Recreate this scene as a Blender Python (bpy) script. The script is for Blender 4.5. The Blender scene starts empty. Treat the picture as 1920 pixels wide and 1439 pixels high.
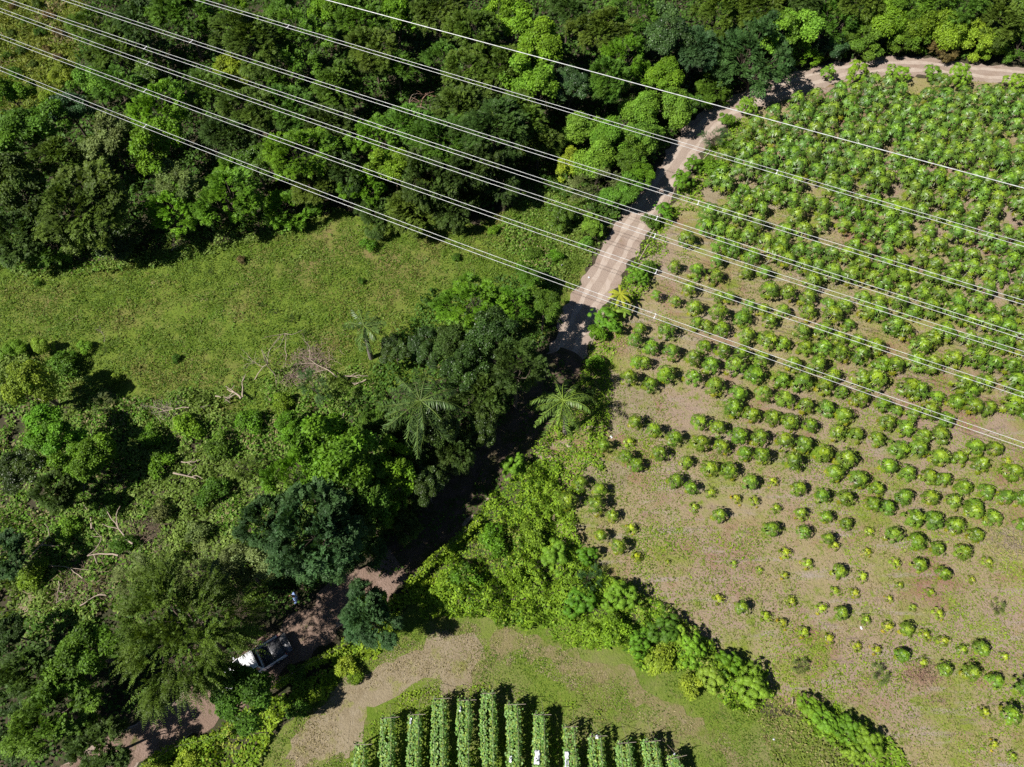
import bpy, math, random
import numpy as np
from mathutils import Vector, Matrix
from mathutils.geometry import tessellate_polygon

# ------------------------------------------------------------------ camera, light, exposure
CAM_H = 57.0
PITCH = math.radians(60.5)          # below the horizon
FPX = 1333.0                        # focal length in pixels of the 1920 px photograph
SUN_AZ = math.radians(25.0)         # shadows run this way, counted from +X towards +Y
SUN_EL = math.radians(48.0)
SUN_STRENGTH = 5.0
SKY_STRENGTH = 0.05
EXPOSURE = 0.68

sc = bpy.context.scene
COL = sc.collection
cam_d = bpy.data.cameras.new('camera')
cam_d.sensor_width = 36.0
cam_d.lens = 36.0 * FPX / 1920.0
cam_d.clip_start = 0.5
cam_d.clip_end = 6000.0
cam = bpy.data.objects.new('camera', cam_d)
COL.objects.link(cam)
cam.location = (0, 0, CAM_H)
cam.rotation_euler = (math.pi / 2 - PITCH, 0, 0)
sc.camera = cam

world = bpy.data.worlds.new('World')
sc.world = world
world.use_nodes = True
wn = world.node_tree
wn.nodes.clear()
sky = wn.nodes.new('ShaderNodeTexSky')
sky.sky_type = 'NISHITA'
sky.sun_disc = False
sky.air_density = 0.5
sky.dust_density = 0.1
sky.sun_elevation = SUN_EL
sky.sun_rotation = math.atan2(-math.cos(SUN_AZ), -math.sin(SUN_AZ)) % (2 * math.pi)
bg = wn.nodes.new('ShaderNodeBackground')
bg.inputs['Strength'].default_value = SKY_STRENGTH
wo = wn.nodes.new('ShaderNodeOutputWorld')
wn.links.new(sky.outputs[0], bg.inputs[0])
wn.links.new(bg.outputs[0], wo.inputs[0])

sun_d = bpy.data.lights.new('sun', 'SUN')
sun_d.energy = SUN_STRENGTH
sun_d.angle = math.radians(0.5)
sun_d.color = (1.0, 0.955, 0.88)
sun = bpy.data.objects.new('sun', sun_d)
COL.objects.link(sun)
sdir = Vector((math.cos(SUN_AZ) * math.cos(SUN_EL), math.sin(SUN_AZ) * math.cos(SUN_EL), -math.sin(SUN_EL)))
sun.rotation_euler = sdir.to_track_quat('-Z', 'Y').to_euler()
sun.location = (-60, -30, 90)

sc.view_settings.view_transform = 'Standard'
sc.view_settings.look = 'None'
sc.view_settings.gamma = 1.0
sc.view_settings.exposure = EXPOSURE
sc.view_settings.use_curve_mapping = False
sc.render.engine = 'CYCLES'
sc.cycles.max_bounces = 4
sc.cycles.diffuse_bounces = 2
sc.cycles.transmission_bounces = 3
sc.cycles.use_denoising = False

# ------------------------------------------------------------------ survey helpers
FW = np.array([0, math.cos(PITCH), -math.sin(PITCH)])
UPV = np.array([0, math.sin(PITCH), math.cos(PITCH)])
CAMP = np.array([0, 0, CAM_H])


def P(u, v, z=0.0):
    """place on the land (at height z) that was surveyed at photo point u, v"""
    d = FPX * FW + (u - 960.0) * np.array([1, 0, 0]) - (v - 719.5) * UPV
    t = (z - CAM_H) / d[2]
    return CAMP + d * t


def SCL(u, v, z=0.0):
    """photo pixels per metre there"""
    return FPX / float(np.dot(P(u, v, z) - CAMP, FW))


def poly(pts):
    return [tuple(P(u, v)[:2]) for u, v in pts]


rs = np.random.RandomState(7)
random.seed(7)


def hash2(ix, iy, seed):
    h = np.sin(ix * 127.1 + iy * 311.7 + seed * 74.7) * 43758.5453
    return h - np.floor(h)


def vnoise(x, y, seed=0):
    ix, iy = np.floor(x), np.floor(y)
    fx, fy = x - ix, y - iy
    fx = fx * fx * (3 - 2 * fx)
    fy = fy * fy * (3 - 2 * fy)
    a = hash2(ix, iy, seed); b = hash2(ix + 1, iy, seed)
    c = hash2(ix, iy + 1, seed); d = hash2(ix + 1, iy + 1, seed)
    return (a * (1 - fx) + b * fx) * (1 - fy) + (c * (1 - fx) + d * fx) * fy


def fbm(x, y, seed=0, o=3):
    s = 0; w = 0.5; f = 1.0; n = 0
    for k in range(o):
        s = s + w * vnoise(x * f, y * f, seed + k * 11)
        n += w; w *= 0.5; f *= 2.1
    return s / n


def inside(x, y, pg):
    x = np.asarray(x); y = np.asarray(y)
    r = np.zeros(x.shape, bool)
    n = len(pg); j = n - 1
    for i in range(n):
        xi, yi = pg[i]; xj, yj = pg[j]
        c = ((yi > y) != (yj > y)) & (x < (xj - xi) * (y - yi) / (yj - yi + 1e-12) + xi)
        r ^= c
        j = i
    return r


def area(pg):
    return 0.5 * abs(sum(pg[i][0] * pg[(i + 1) % len(pg)][1] - pg[(i + 1) % len(pg)][0] * pg[i][1] for i in range(len(pg))))


def scatter(pg, dens, seed):
    r = np.random.RandomState(seed)
    xs = [p[0] for p in pg]; ys = [p[1] for p in pg]
    n = int((max(xs) - min(xs)) * (max(ys) - min(ys)) * dens)
    x = r.uniform(min(xs), max(xs), n); y = r.uniform(min(ys), max(ys), n)
    # ragged edge: test a noise-shifted position
    dx = (fbm(x * .5, y * .5, seed + 3) - .5) * 2.6
    dy = (fbm(x * .5, y * .5, seed + 5) - .5) * 2.6
    k = inside(x + dx, y + dy, pg)
    return x[k], y[k]


def dist_line(x, y, line):
    best = np.full(np.shape(x), 1e9)
    for i in range(len(line) - 1):
        ax, ay = line[i][:2]; bx, by = line[i + 1][:2]
        L = (bx - ax) ** 2 + (by - ay) ** 2 + 1e-9
        t = np.clip(((x - ax) * (bx - ax) + (y - ay) * (by - ay)) / L, 0, 1)
        best = np.minimum(best, np.hypot(x - ax - t * (bx - ax), y - ay - t * (by - ay)))
    return best


def unit(a):
    return a / (np.linalg.norm(a, axis=-1, keepdims=True) + 1e-9)


# ------------------------------------------------------------------ mesh helpers
def mesh(name, V, F, colr=None, mats=(), midx=None, smooth=False):
    """V (n,3), F (m,4) quads"""
    V = np.asarray(V, np.float32); F = np.asarray(F, np.int32)
    me = bpy.data.meshes.new(name)
    me.vertices.add(len(V)); me.vertices.foreach_set('co', V.ravel())
    k = F.shape[1]
    me.loops.add(F.size); me.loops.foreach_set('vertex_index', F.ravel())
    me.polygons.add(len(F))
    me.polygons.foreach_set('loop_start', np.arange(0, F.size, k, dtype=np.int32))
    me.polygons.foreach_set('loop_total', np.full(len(F), k, np.int32))
    if smooth:
        me.polygons.foreach_set('use_smooth', np.ones(len(F), bool))
    for m in mats:
        me.materials.append(m)
    if midx is not None:
        me.polygons.foreach_set('material_index', np.asarray(midx, np.int32))
    if colr is not None:
        a = me.color_attributes.new('lc', 'FLOAT_COLOR', 'POINT')
        c = np.ones((len(V), 4), np.float32); c[:, :3] = colr
        a.data.foreach_set('color', c.ravel())
    me.update(calc_edges=True)
    return me


def ob(name, me, parent=None, loc=(0, 0, 0), rot=(0, 0, 0), scl=(1, 1, 1), color=None, **kw):
    o = bpy.data.objects.new(name, me)
    o.location = loc; o.rotation_euler = rot; o.scale = scl
    if color is not None:
        o.color = (*color, 1.0)
    if parent is not None:
        o.parent = parent
    COL.objects.link(o)
    for k, v in kw.items():
        o[k] = v
    return o


def tag(o, label, cat, group=None):
    o['label'] = label; o['category'] = cat
    if group:
        o['group'] = group
    return o


def empty(name, loc, rz=0.0, s=1.0):
    o = bpy.data.objects.new(name, None)
    o.empty_display_size = .3
    o.location = loc; o.rotation_euler = (0, 0, rz); o.scale = (s, s, s)
    COL.objects.link(o)
    return o


class Geo:
    """collects quads"""
    def __init__(s):
        s.V = []; s.F = []; s.C = []; s.M = []; s.n = 0

    def add(s, V, F, c=(1, 1, 1), m=0):
        V = np.asarray(V, float); F = np.asarray(F, int)
        s.V.append(V); s.F.append(F + s.n); s.n += len(V)
        cc = np.ones((len(V), 3)) * np.asarray(c)
        s.C.append(cc); s.M.append(np.full(len(F), m))

    def tube(s, pts, rad, k=5, c=(1, 1, 1), m=0):
        pts = np.asarray(pts, float); n = len(pts)
        if np.isscalar(rad):
            rad = [rad] * n
        T = np.gradient(pts, axis=0); T = unit(T)
        ref = np.array([0, 0, 1.0]) if abs(T[:, 2]).mean() < .8 else np.array([1.0, 0, 0])
        B = unit(np.cross(T, ref)); N = np.cross(B, T)
        a = np.linspace(0, 2 * np.pi, k, endpoint=False)
        V = pts[:, None] + (np.cos(a)[None, :, None] * B[:, None] + np.sin(a)[None, :, None] * N[:, None]) * np.asarray(rad)[:, None, None]
        F = []
        for i in range(n - 1):
            for j in range(k):
                F.append((i * k + j, i * k + (j + 1) % k, (i + 1) * k + (j + 1) % k, (i + 1) * k + j))
        s.add(V.reshape(-1, 3), F, c, m)

    def box(s, c0, size, rz=0, c=(1, 1, 1), m=0, taper=0.0, M=None):
        x, y, z = np.array(size) / 2
        V = []
        for sz in (-1, 1):
            t = 1 - taper if sz > 0 else 1
            V += [(-x * t, -y * t, sz * z), (x * t, -y * t, sz * z), (x * t, y * t, sz * z), (-x * t, y * t, sz * z)]
        V = np.array(V)
        if rz:
            ca, sa = math.cos(rz), math.sin(rz)
            V = np.stack([V[:, 0] * ca - V[:, 1] * sa, V[:, 0] * sa + V[:, 1] * ca, V[:, 2]], 1)
        V = V + np.array(c0)
        F = [(3, 2, 1, 0), (4, 5, 6, 7), (0, 1, 5, 4), (1, 2, 6, 5), (2, 3, 7, 6), (3, 0, 4, 7)]
        s.add(V, F, c, m)

    def leaves(s, Pn, A, N, L, W, c, fold=.15, m=0):
        n = len(Pn)
        A = unit(A); B = unit(np.cross(N, A)); N2 = np.cross(A, B)
        L = np.broadcast_to(np.asarray(L, float), (n,))[:, None]; W = np.broadcast_to(np.asarray(W, float), (n,))[:, None]
        V = np.stack([Pn, Pn + A * L * .45 + B * W * .5 - N2 * W * fold,
                      Pn + A * L - N2 * L * .12, Pn + A * L * .45 - B * W * .5 - N2 * W * fold], 1).reshape(-1, 3)
        F = np.arange(4 * n).reshape(n, 4)
        c = np.repeat(np.broadcast_to(np.asarray(c, float), (n, 3)), 4, 0)
        s.V.append(V); s.F.append(F + s.n); s.n += len(V); s.C.append(c); s.M.append(np.full(n, m))

    def mesh(s, name, mats, smooth=False):
        return mesh(name, np.concatenate(s.V), np.concatenate(s.F), np.concatenate(s.C), mats, np.concatenate(s.M), smooth)


# ------------------------------------------------------------------ materials
def newmat(name):
    m = bpy.data.materials.new(name); m.use_nodes = True
    nt = m.node_tree; nt.nodes.clear()
    return m, nt, nt.nodes, nt.links


def leaf_mat(name, trans=.3, rough=.5, spec=.35, obj=True, gain=1.0):
    """leaf colour = colour carried by each leaf x colour of the plant; light passes partly through"""
    m, nt, N, Lk = newmat(name)
    at = N.new('ShaderNodeAttribute'); at.attribute_name = 'lc'
    colr = at.outputs['Color']
    if obj:
        oi = N.new('ShaderNodeObjectInfo')
        mx = N.new('ShaderNodeMix'); mx.data_type = 'RGBA'; mx.blend_type = 'MULTIPLY'; mx.inputs[0].default_value = 1
        Lk.new(colr, mx.inputs[6]); Lk.new(oi.outputs['Color'], mx.inputs[7]); colr = mx.outputs[2]
    # fine mottling in the leaf itself
    tc = N.new('ShaderNodeTexCoord')
    nz = N.new('ShaderNodeTexNoise'); nz.inputs['Scale'].default_value = 9; nz.inputs['Detail'].default_value = 2
    Lk.new(tc.outputs['Object'], nz.inputs['Vector'])
    mr = N.new('ShaderNodeMapRange'); mr.inputs[1].default_value = .3; mr.inputs[2].default_value = .7
    mr.inputs[3].default_value = .75 * gain; mr.inputs[4].default_value = 1.25 * gain
    Lk.new(nz.outputs[0], mr.inputs[0])
    sc_ = N.new('ShaderNodeVectorMath'); sc_.operation = 'SCALE'
    Lk.new(colr, sc_.inputs[0]); Lk.new(mr.outputs[0], sc_.inputs['Scale'])
    colr = sc_.outputs[0]
    bs = N.new('ShaderNodeBsdfPrincipled')
    bs.inputs['Roughness'].default_value = rough
    bs.inputs['Specular IOR Level'].default_value = spec
    Lk.new(colr, bs.inputs['Base Color'])
    tr = N.new('ShaderNodeBsdfTranslucent')
    hs = N.new('ShaderNodeMix'); hs.data_type = 'RGBA'; hs.blend_type = 'MULTIPLY'; hs.inputs[0].default_value = 1
    hs.inputs[7].default_value = (1.3, 1.25, .45, 1)
    Lk.new(colr, hs.inputs[6]); Lk.new(hs.outputs[2], tr.inputs['Color'])
    ms = N.new('ShaderNodeMixShader'); ms.inputs[0].default_value = trans
    Lk.new(bs.outputs[0], ms.inputs[1]); Lk.new(tr.outputs[0], ms.inputs[2])
    out = N.new('ShaderNodeOutputMaterial'); Lk.new(ms.outputs[0], out.inputs[0])
    return m


def plain(name, color, rough=.6, metal=0.0, spec=.5, vcol=False, noise=None, bump=0.0, coat=0.0):
    m, nt, N, Lk = newmat(name)
    bs = N.new('ShaderNodeBsdfPrincipled')
    bs.inputs['Base Color'].default_value = (*color, 1)
    bs.inputs['Roughness'].default_value = rough; bs.inputs['Metallic'].default_value = metal
    bs.inputs['Specular IOR Level'].default_value = spec
    bs.inputs['Coat Weight'].default_value = coat
    tc = N.new('ShaderNodeTexCoord')
    nz = N.new('ShaderNodeTexNoise'); nz.inputs['Scale'].default_value = noise or 6; nz.inputs['Detail'].default_value = 5
    Lk.new(tc.outputs['Object'], nz.inputs['Vector'])
    mr = N.new('ShaderNodeMapRange'); mr.inputs[1].default_value = .3; mr.inputs[2].default_value = .7
    mr.inputs[3].default_value = .72; mr.inputs[4].default_value = 1.18
    Lk.new(nz.outputs[0], mr.inputs[0])
    sc_ = N.new('ShaderNodeVectorMath'); sc_.operation = 'SCALE'; sc_.inputs[0].default_value = color
    if vcol:
        at = N.new('ShaderNodeAttribute'); at.attribute_name = 'lc'
        Lk.new(at.outputs['Color'], sc_.inputs[0])
    Lk.new(mr.outputs[0], sc_.inputs['Scale']); Lk.new(sc_.outputs[0], bs.inputs['Base Color'])
    if bump:
        b = N.new('ShaderNodeBump'); b.inputs['Strength'].default_value = bump; b.inputs['Distance'].default_value = .03
        Lk.new(nz.outputs[0], b.inputs['Height']); Lk.new(b.outputs[0], bs.inputs['Normal'])
    out = N.new('ShaderNodeOutputMaterial'); Lk.new(bs.outputs[0], out.inputs[0])
    return m


def soil_mat(name, layers, bump=.6, bscale=5.0, rough=.95, stretch=None):
    """layers: base colour then (colour, noise scale, low, high, detail) mixed over it"""
    m, nt, N, Lk = newmat(name)
    tc = N.new('ShaderNodeTexCoord')
    vec = tc.outputs['Object']
    if stretch:
        mp = N.new('ShaderNodeMapping')
        mp.inputs['Rotation'].default_value = (0, 0, stretch[0]); mp.inputs['Scale'].default_value = (stretch[1], stretch[2], 1)
        Lk.new(vec, mp.inputs['Vector']); svec = mp.outputs[0]
    prev = None
    for i, ly in enumerate(layers):
        if i == 0:
            rgb = N.new('ShaderNodeRGB'); rgb.outputs[0].default_value = (*ly, 1); prev = rgb.outputs[0]; continue
        c, s, lo, hi, det = ly[:5]
        nz = N.new('ShaderNodeTexNoise'); nz.inputs['Scale'].default_value = s; nz.inputs['Detail'].default_value = det
        nz.inputs['Roughness'].default_value = .65; nz.noise_dimensions = '4D'; nz.inputs['W'].default_value = i * 3.7
        Lk.new(svec if (stretch and len(ly) > 5) else vec, nz.inputs['Vector'])
        mr = N.new('ShaderNodeMapRange'); mr.inputs[1].default_value = lo; mr.inputs[2].default_value = hi
        Lk.new(nz.outputs[0], mr.inputs[0])
        mx = N.new('ShaderNodeMix'); mx.data_type = 'RGBA'
        Lk.new(mr.outputs[0], mx.inputs[0]); Lk.new(prev, mx.inputs[6]); mx.inputs[7].default_value = (*c, 1)
        prev = mx.outputs[2]
    bs = N.new('ShaderNodeBsdfPrincipled'); bs.inputs['Roughness'].default_value = rough
    bs.inputs['Specular IOR Level'].default_value = .15
    Lk.new(prev, bs.inputs['Base Color'])
    nb = N.new('ShaderNodeTexNoise'); nb.inputs['Scale'].default_value = bscale; nb.inputs['Detail'].default_value = 6
    nb.inputs['Roughness'].default_value = .7
    Lk.new(vec, nb.inputs['Vector'])
    b = N.new('ShaderNodeBump'); b.inputs['Strength'].default_value = bump; b.inputs['Distance'].default_value = .12
    Lk.new(nb.outputs[0], b.inputs['Height']); Lk.new(b.outputs[0], bs.inputs['Normal'])
    out = N.new('ShaderNodeOutputMaterial'); Lk.new(bs.outputs[0], out.inputs[0])
    return m


M_leaf = leaf_mat('tree leaves', .25, .55, .18)
M_gloss = leaf_mat('glossy leaves', .2, .42, .35)
M_grass = leaf_mat('grass blades', .3, .6, .2, obj=False)
M_bark = plain('bark', (.10, .075, .055), .9, noise=8, bump=.6)
M_palmbark = plain('palm bark', (.16, .14, .12), .9, noise=8, bump=.5)
M_deadwood = plain('bleached dead wood', (.34, .27, .21), .85, noise=10, bump=.4)
M_twig = plain('dry twigs', (.30, .20, .17), .9, vcol=True, noise=4)
M_stalk = plain('papaya stalk', (.22, .22, .15), .8, noise=9)
M_post = plain('weathered post wood', (.25, .21, .17), .9, noise=12, bump=.5)
M_wire = plain('aluminium conductor', (.60, .61, .61), .35, metal=0.0, spec=.8, noise=2)
M_cloth = plain('white plastic sheet', (.75, .77, .82), .4, noise=7, bump=.8)

# ------------------------------------------------------------------ the land
FOREST_FLOOR = soil_mat('forest floor litter', [(.062, .048, .034), ((.035, .04, .018), .5, .42, .6, 5), ((.10, .072, .052), 2.0, .5, .7, 6), ((.04, .06, .015), 1.1, .52, .68, 6)])
MEADOW = soil_mat('meadow turf', [(.115, .165, .022), ((.09, .145, .016), .10, .42, .60, 5), ((.18, .14, .06), .14, .48, .66, 7),
                                  ((.075, .115, .014), 1.3, .52, .70, 7), ((.165, .21, .03), 3.0, .5, .72, 5)], bump=1.0, bscale=4)
FIELD = soil_mat('papaya field soil', [(.275, .205, .155), ((.26, .225, .10), .07, .42, .60, 7), ((.22, .12, .08), .22, .50, .66, 7),
                                       ((.18, .215, .035), .33, .51, .65, 8), ((.29, .245, .215), .6, .53, .70, 7, 1), ((.14, .19, .022), 1.1, .57, .66, 8),
                                       ((.15, .105, .085), 3.0, .56, .75, 6), ((.16, .12, .10), .9, .58, .72, 6, 1)], bump=1.0, bscale=5, stretch=(-.12, .35, 2.2))
CLEARING = soil_mat('clearing turf', [(.125, .175, .024), ((.20, .175, .085), .12, .46, .62, 7), ((.10, .16, .016), .22, .50, .66, 6),
                                      ((.16, .12, .07), .8, .54, .72, 7), ((.17, .21, .04), 3, .5, .72, 5)], bump=1.0, bscale=6)
ROAD = soil_mat('dusty road', [(.29, .225, .185), ((.33, .265, .22), .3, .42, .62, 6), ((.25, .18, .14), .6, .50, .70, 7), ((.19, .135, .105), 4, .58, .76, 6),
                               ((.34, .29, .25), 9, .62, .74, 3), ((.17, .15, .06), .9, .62, .72, 6)], bump=.6, bscale=7)
RUT = soil_mat('wheel rut dust', [(.40, .33, .28), ((.33, .26, .21), 1.3, .45, .65, 6), ((.43, .37, .32), 5, .52, .72, 5)], bump=.4, bscale=9)
BARE = soil_mat('bare trodden soil', [(.25, .205, .135), ((.20, .16, .10), .9, .45, .65, 7), ((.28, .235, .165), 2.5, .5, .7, 6), ((.19, .20, .05), .7, .54, .66, 7)], bump=.9, bscale=7)


def sheet(name, pg, z, mat, rag=.5, step=.5, label=None):
    pts = []
    n = len(pg)
    for i in range(n):
        a = np.array(pg[i]); b = np.array(pg[(i + 1) % n]); L = np.linalg.norm(b - a)
        k = max(1, int(L / step))
        for j in range(k):
            pts.append(a + (b - a) * j / k)
    pts = np.array(pts)
    pts = pts + np.stack([(fbm(pts[:, 0] * .8, pts[:, 1] * .8, 3, 4) - .5), (fbm(pts[:, 0] * .8, pts[:, 1] * .8, 9, 4) - .5)], 1) * rag * 2
    tris = tessellate_polygon([[Vector((p[0], p[1], 0)) for p in pts]])
    me = bpy.data.meshes.new(name)
    me.from_pydata([(p[0], p[1], z) for p in pts], [], [tuple(t) for t in tris])
    me.materials.append(mat); me.update()
    # face up
    if me.polygons and me.polygons[0].normal.z < 0:
        me.flip_normals()
    o = ob(name, me, kind='structure')
    if label:
        o['label'] = label
    return o


def strip(name, line, width, z, mat, rag=.25, wvar=.2, seed=1):
    line = np.array(line)[:, :2]
    d = np.r_[0, np.cumsum(np.linalg.norm(np.diff(line, axis=0), axis=1))]
    s = np.arange(0, d[-1], .5)
    # smooth centre line
    x = np.interp(s, d, line[:, 0]); y = np.interp(s, d, line[:, 1])
    ker = np.ones(9) / 9
    xp = np.convolve(np.pad(x, 4, 'edge'), ker, 'valid'); yp = np.convolve(np.pad(y, 4, 'edge'), ker, 'valid')
    T = unit(np.stack([np.gradient(xp), np.gradient(yp)], 1)); Nn = np.stack([-T[:, 1], T[:, 0]], 1)
    w = np.interp(s, d, width) if not np.isscalar(width) else np.full(len(s), width)
    wl = w / 2 * (1 + wvar * (fbm(s * .3, s * 0, seed) - .5)) + rag * (vnoise(s * 1.3, s * 0 + 5, seed) - .5)
    wr = w / 2 * (1 + wvar * (fbm(s * .3, s * 0 + 9, seed) - .5)) + rag * (vnoise(s * 1.3, s * 0 + 15, seed) - .5)
    c = np.stack([xp, yp], 1)
    V = np.concatenate([np.c_[c + Nn * wl[:, None], np.full(len(s), z)], np.c_[c - Nn * wr[:, None], np.full(len(s), z)]])
    n = len(s)
    F = [(n + i, n + i + 1, i + 1, i) for i in range(n - 1)]
    me = mesh(name, V, F, None, (mat,))
    return ob(name, me, kind='structure'), c, Nn


me = mesh('ground', [(-2500, -2500, 0), (2500, -2500, 0), (2500, 2500, 0), (-2500, 2500, 0)], [(0, 1, 2, 3)], None, (FOREST_FLOOR,))
ob('ground', me, kind='structure')

PG_MEADOW = poly([(-140, 470), (60, 470), (180, 500), (300, 470), (420, 455), (560, 420), (640, 395), (760, 425), (900, 420), (1000, 360), (1060, 330), (1090, 350), (1110, 450), (1090, 520),
                  (1050, 600), (1000, 640), (850, 700), (740, 730), (600, 760), (450, 780), (300, 800), (180, 790), (60, 700), (-150, 700)])
PG_FIELD = poly([(1110, 650), (1180, 530), (1255, 400), (1330, 290), (1400, 210), (1520, 160), (1640, 141), (1800, 149), (2050, 172), (2600, 300), (2700, 1500), (1720, 1500),
                 (1590, 1400), (1500, 1340), (1420, 1300), (1230, 1150), (1090, 1060), (1030, 970), (1000, 900), (1015, 820), (1075, 740)])
PG_CLEAR = poly([(420, 1520), (500, 1400), (560, 1340), (640, 1250), (690, 1190), (780, 1130), (860, 1130), (1000, 1140), (1130, 1170), (1280, 1240), (1420, 1320), (1570, 1395), (1680, 1520), (1680, 1650), (420, 1650)])
PG_SLOPE = poly([(-300, -80), (120, -60), (175, 40), (140, 150), (60, 215), (-200, 240)])
PG_SCRUB = poly([(-150, 620), (0, 650), (150, 700), (240, 750), (420, 730), (560, 690), (680, 690), (760, 780), (820, 900), (700, 1050), (480, 1120), (220, 1160), (60, 1200), (-150, 1200)])
PG_MOUND = poly([(930, 880), (1030, 870), (1075, 1000), (1160, 1080), (1270, 1165), (1360, 1225), (1440, 1275), (1440, 1320), (1400, 1335), (1300, 1290), (1200, 1235), (1060, 1190), (920, 1170), (800, 1150), (790, 1110), (880, 1000)])
PG_HEDGE2 = poly([(1495, 1312), (1560, 1325), (1640, 1375), (1700, 1430), (1730, 1490), (1640, 1490), (1580, 1420), (1510, 1360)])
PG_GAP = poly([(1380, 1320), (1440, 1300), (1500, 1320), (1560, 1400), (1640, 1480), (1500, 1480)])

sheet('meadow', PG_MEADOW, .004, MEADOW, .9)
sheet('field_soil', PG_FIELD, .008, FIELD, .7)
sheet('clearing', PG_CLEAR, .004, CLEARING, .9)
sheet('grassy_slope', PG_SLOPE, .004, MEADOW, .9)
PG_BARE0 = poly([(560, 1360), (640, 1290), (740, 1230), (830, 1190), (890, 1195), (905, 1230), (880, 1290), (850, 1310), (835, 1300), (820, 1270), (790, 1290), (700, 1330), (660, 1400), (560, 1460), (520, 1430)])
for i, pts in enumerate([[(560, 1360), (640, 1290), (740, 1230), (830, 1190), (890, 1195), (905, 1230), (880, 1290), (850, 1310), (835, 1300), (820, 1270), (790, 1290), (700, 1330), (660, 1400), (560, 1460), (520, 1430)],
                         [(1330, 300), (1400, 290), (1410, 330), (1340, 380), (1310, 350)],
                         [(1140, 700), (1220, 740), (1240, 800), (1170, 830), (1120, 780)],
                         [(1090, 860), (1180, 870), (1160, 930), (1080, 920)],
                         [(20, 1120), (90, 1100), (110, 1160), (40, 1180)]]):
    sheet('bare_soil_patch', poly(pts), .012, BARE, 1.3)

road_px = [(2100, 170), (1990, 150), (1890, 141), (1800, 133), (1740, 124), (1660, 124), (1580, 132), (1530, 146), (1470, 166), (1410, 183), (1360, 208), (1320, 240), (1285, 282), (1243, 345), (1200, 405), (1165, 460), (1128, 525), (1095, 585),
           (1072, 640), (1045, 700), (1005, 770), (950, 840), (890, 905), (835, 975), (775, 1040), (705, 1088), (620, 1145), (555, 1200), (490, 1250), (410, 1305), (330, 1350), (230, 1410), (120, 1480), (0, 1560)]
road_line = [P(u, v) for u, v in road_px]
road_o, road_c, road_n = strip('dirt_road', road_line, [3.5] * 19 + [3.1] * 5 + [2.7] * 10, .016, ROAD, .8)
for side in (-.72, .72):
    strip('wheel_rut', [(c[0] + n[0] * side, c[1] + n[1] * side) for c, n in zip(road_c, road_n)], .55, .020, RUT, .28, .6, 4 + int(side * 2))
road_poly2 = [(c[0], c[1]) for c in road_c]
SHADE_SOIL = soil_mat('shade darkened track soil', [(.105, .075, .058), ((.06, .06, .025), .8, .42, .6, 7), ((.17, .11, .09), 1.6, .54, .7, 6), ((.045, .07, .018), 1.4, .54, .66, 7)], bump=1.0, bscale=6)  # reddish track soil, its colour darkened to paint in the grove's shade
strip('shade_dark_track', [P(u, v) for u, v in [(1070, 648), (1045, 700), (1005, 770), (950, 840), (890, 905), (835, 975), (775, 1040), (715, 1082)]], [2.4, 3.9, 4.0, 4.0, 4.0, 3.8, 3.6, 3.6, 3.4, 3.4, 3.2, 2.0][:8], .024, SHADE_SOIL, 1.3, .5, 31)
strip('worn_band', [P(u, v) for u, v in [(905, 1205), (980, 1205), (1060, 1235), (1150, 1270), (1240, 1320), (1330, 1385), (1420, 1450)]], 1.5, .012, soil_mat('worn brown grass', [(.19, .165, .075), ((.13, .16, .03), .8, .45, .62, 7), ((.24, .19, .12), 1.6, .52, .7, 6)], bump=1.0, bscale=6), 1.3, .6, 13)
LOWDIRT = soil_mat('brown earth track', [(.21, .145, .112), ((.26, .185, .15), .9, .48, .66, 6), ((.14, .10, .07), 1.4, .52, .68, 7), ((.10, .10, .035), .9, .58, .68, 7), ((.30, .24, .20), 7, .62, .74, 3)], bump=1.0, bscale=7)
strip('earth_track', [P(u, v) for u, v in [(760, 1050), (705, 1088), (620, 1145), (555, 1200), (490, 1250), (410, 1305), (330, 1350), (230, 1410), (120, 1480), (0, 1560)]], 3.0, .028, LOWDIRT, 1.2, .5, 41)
# the pair of soil ruts where the tractor turns beside the trellis rows
for pts in ([(832, 1268), (836, 1300), (835, 1325)], [(868, 1245), (884, 1270), (887, 1300), (884, 1320)], [(655, 1330), (640, 1365), (655, 1400), (650, 1450)], [(700, 1262), (640, 1296), (600, 1335), (560, 1380)]):
    strip('tractor_rut', [P(u, v) for u, v in pts], .45, .024, BARE, .2, .5, 8)

# ------------------------------------------------------------------ ground cover (what nobody could count)
PAL = {
    'meadow': [((.12, .19, .022), .35), ((.10, .175, .016), .35), ((.18, .18, .045), .2), ((.08, .13, .016), .15)],
    'dry': [((.25, .22, .09), .35), ((.17, .22, .035), .35), ((.14, .20, .02), .2), ((.21, .14, .09), .1)],
    'straw': [((.32, .27, .16), .5), ((.26, .22, .11), .3), ((.17, .20, .04), .2)],
    'lush': [((.145, .255, .02), .35), ((.20, .32, .022), .3), ((.09, .18, .015), .2), ((.24, .27, .06), .15)],
    'scrub': [((.125, .195, .03), .35), ((.175, .25, .05), .25), ((.10, .21, .02), .25), ((.22, .20, .09), .15)],
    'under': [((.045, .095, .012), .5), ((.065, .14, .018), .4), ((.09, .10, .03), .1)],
    'yellow': [((.21, .31, .02), .5), ((.145, .25, .018), .3), ((.26, .30, .04), .2)],
    'slope': [((.19, .22, .035), .4), ((.14, .20, .025), .3), ((.24, .20, .09), .2), ((.07, .11, .02), .1)],
}


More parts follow.
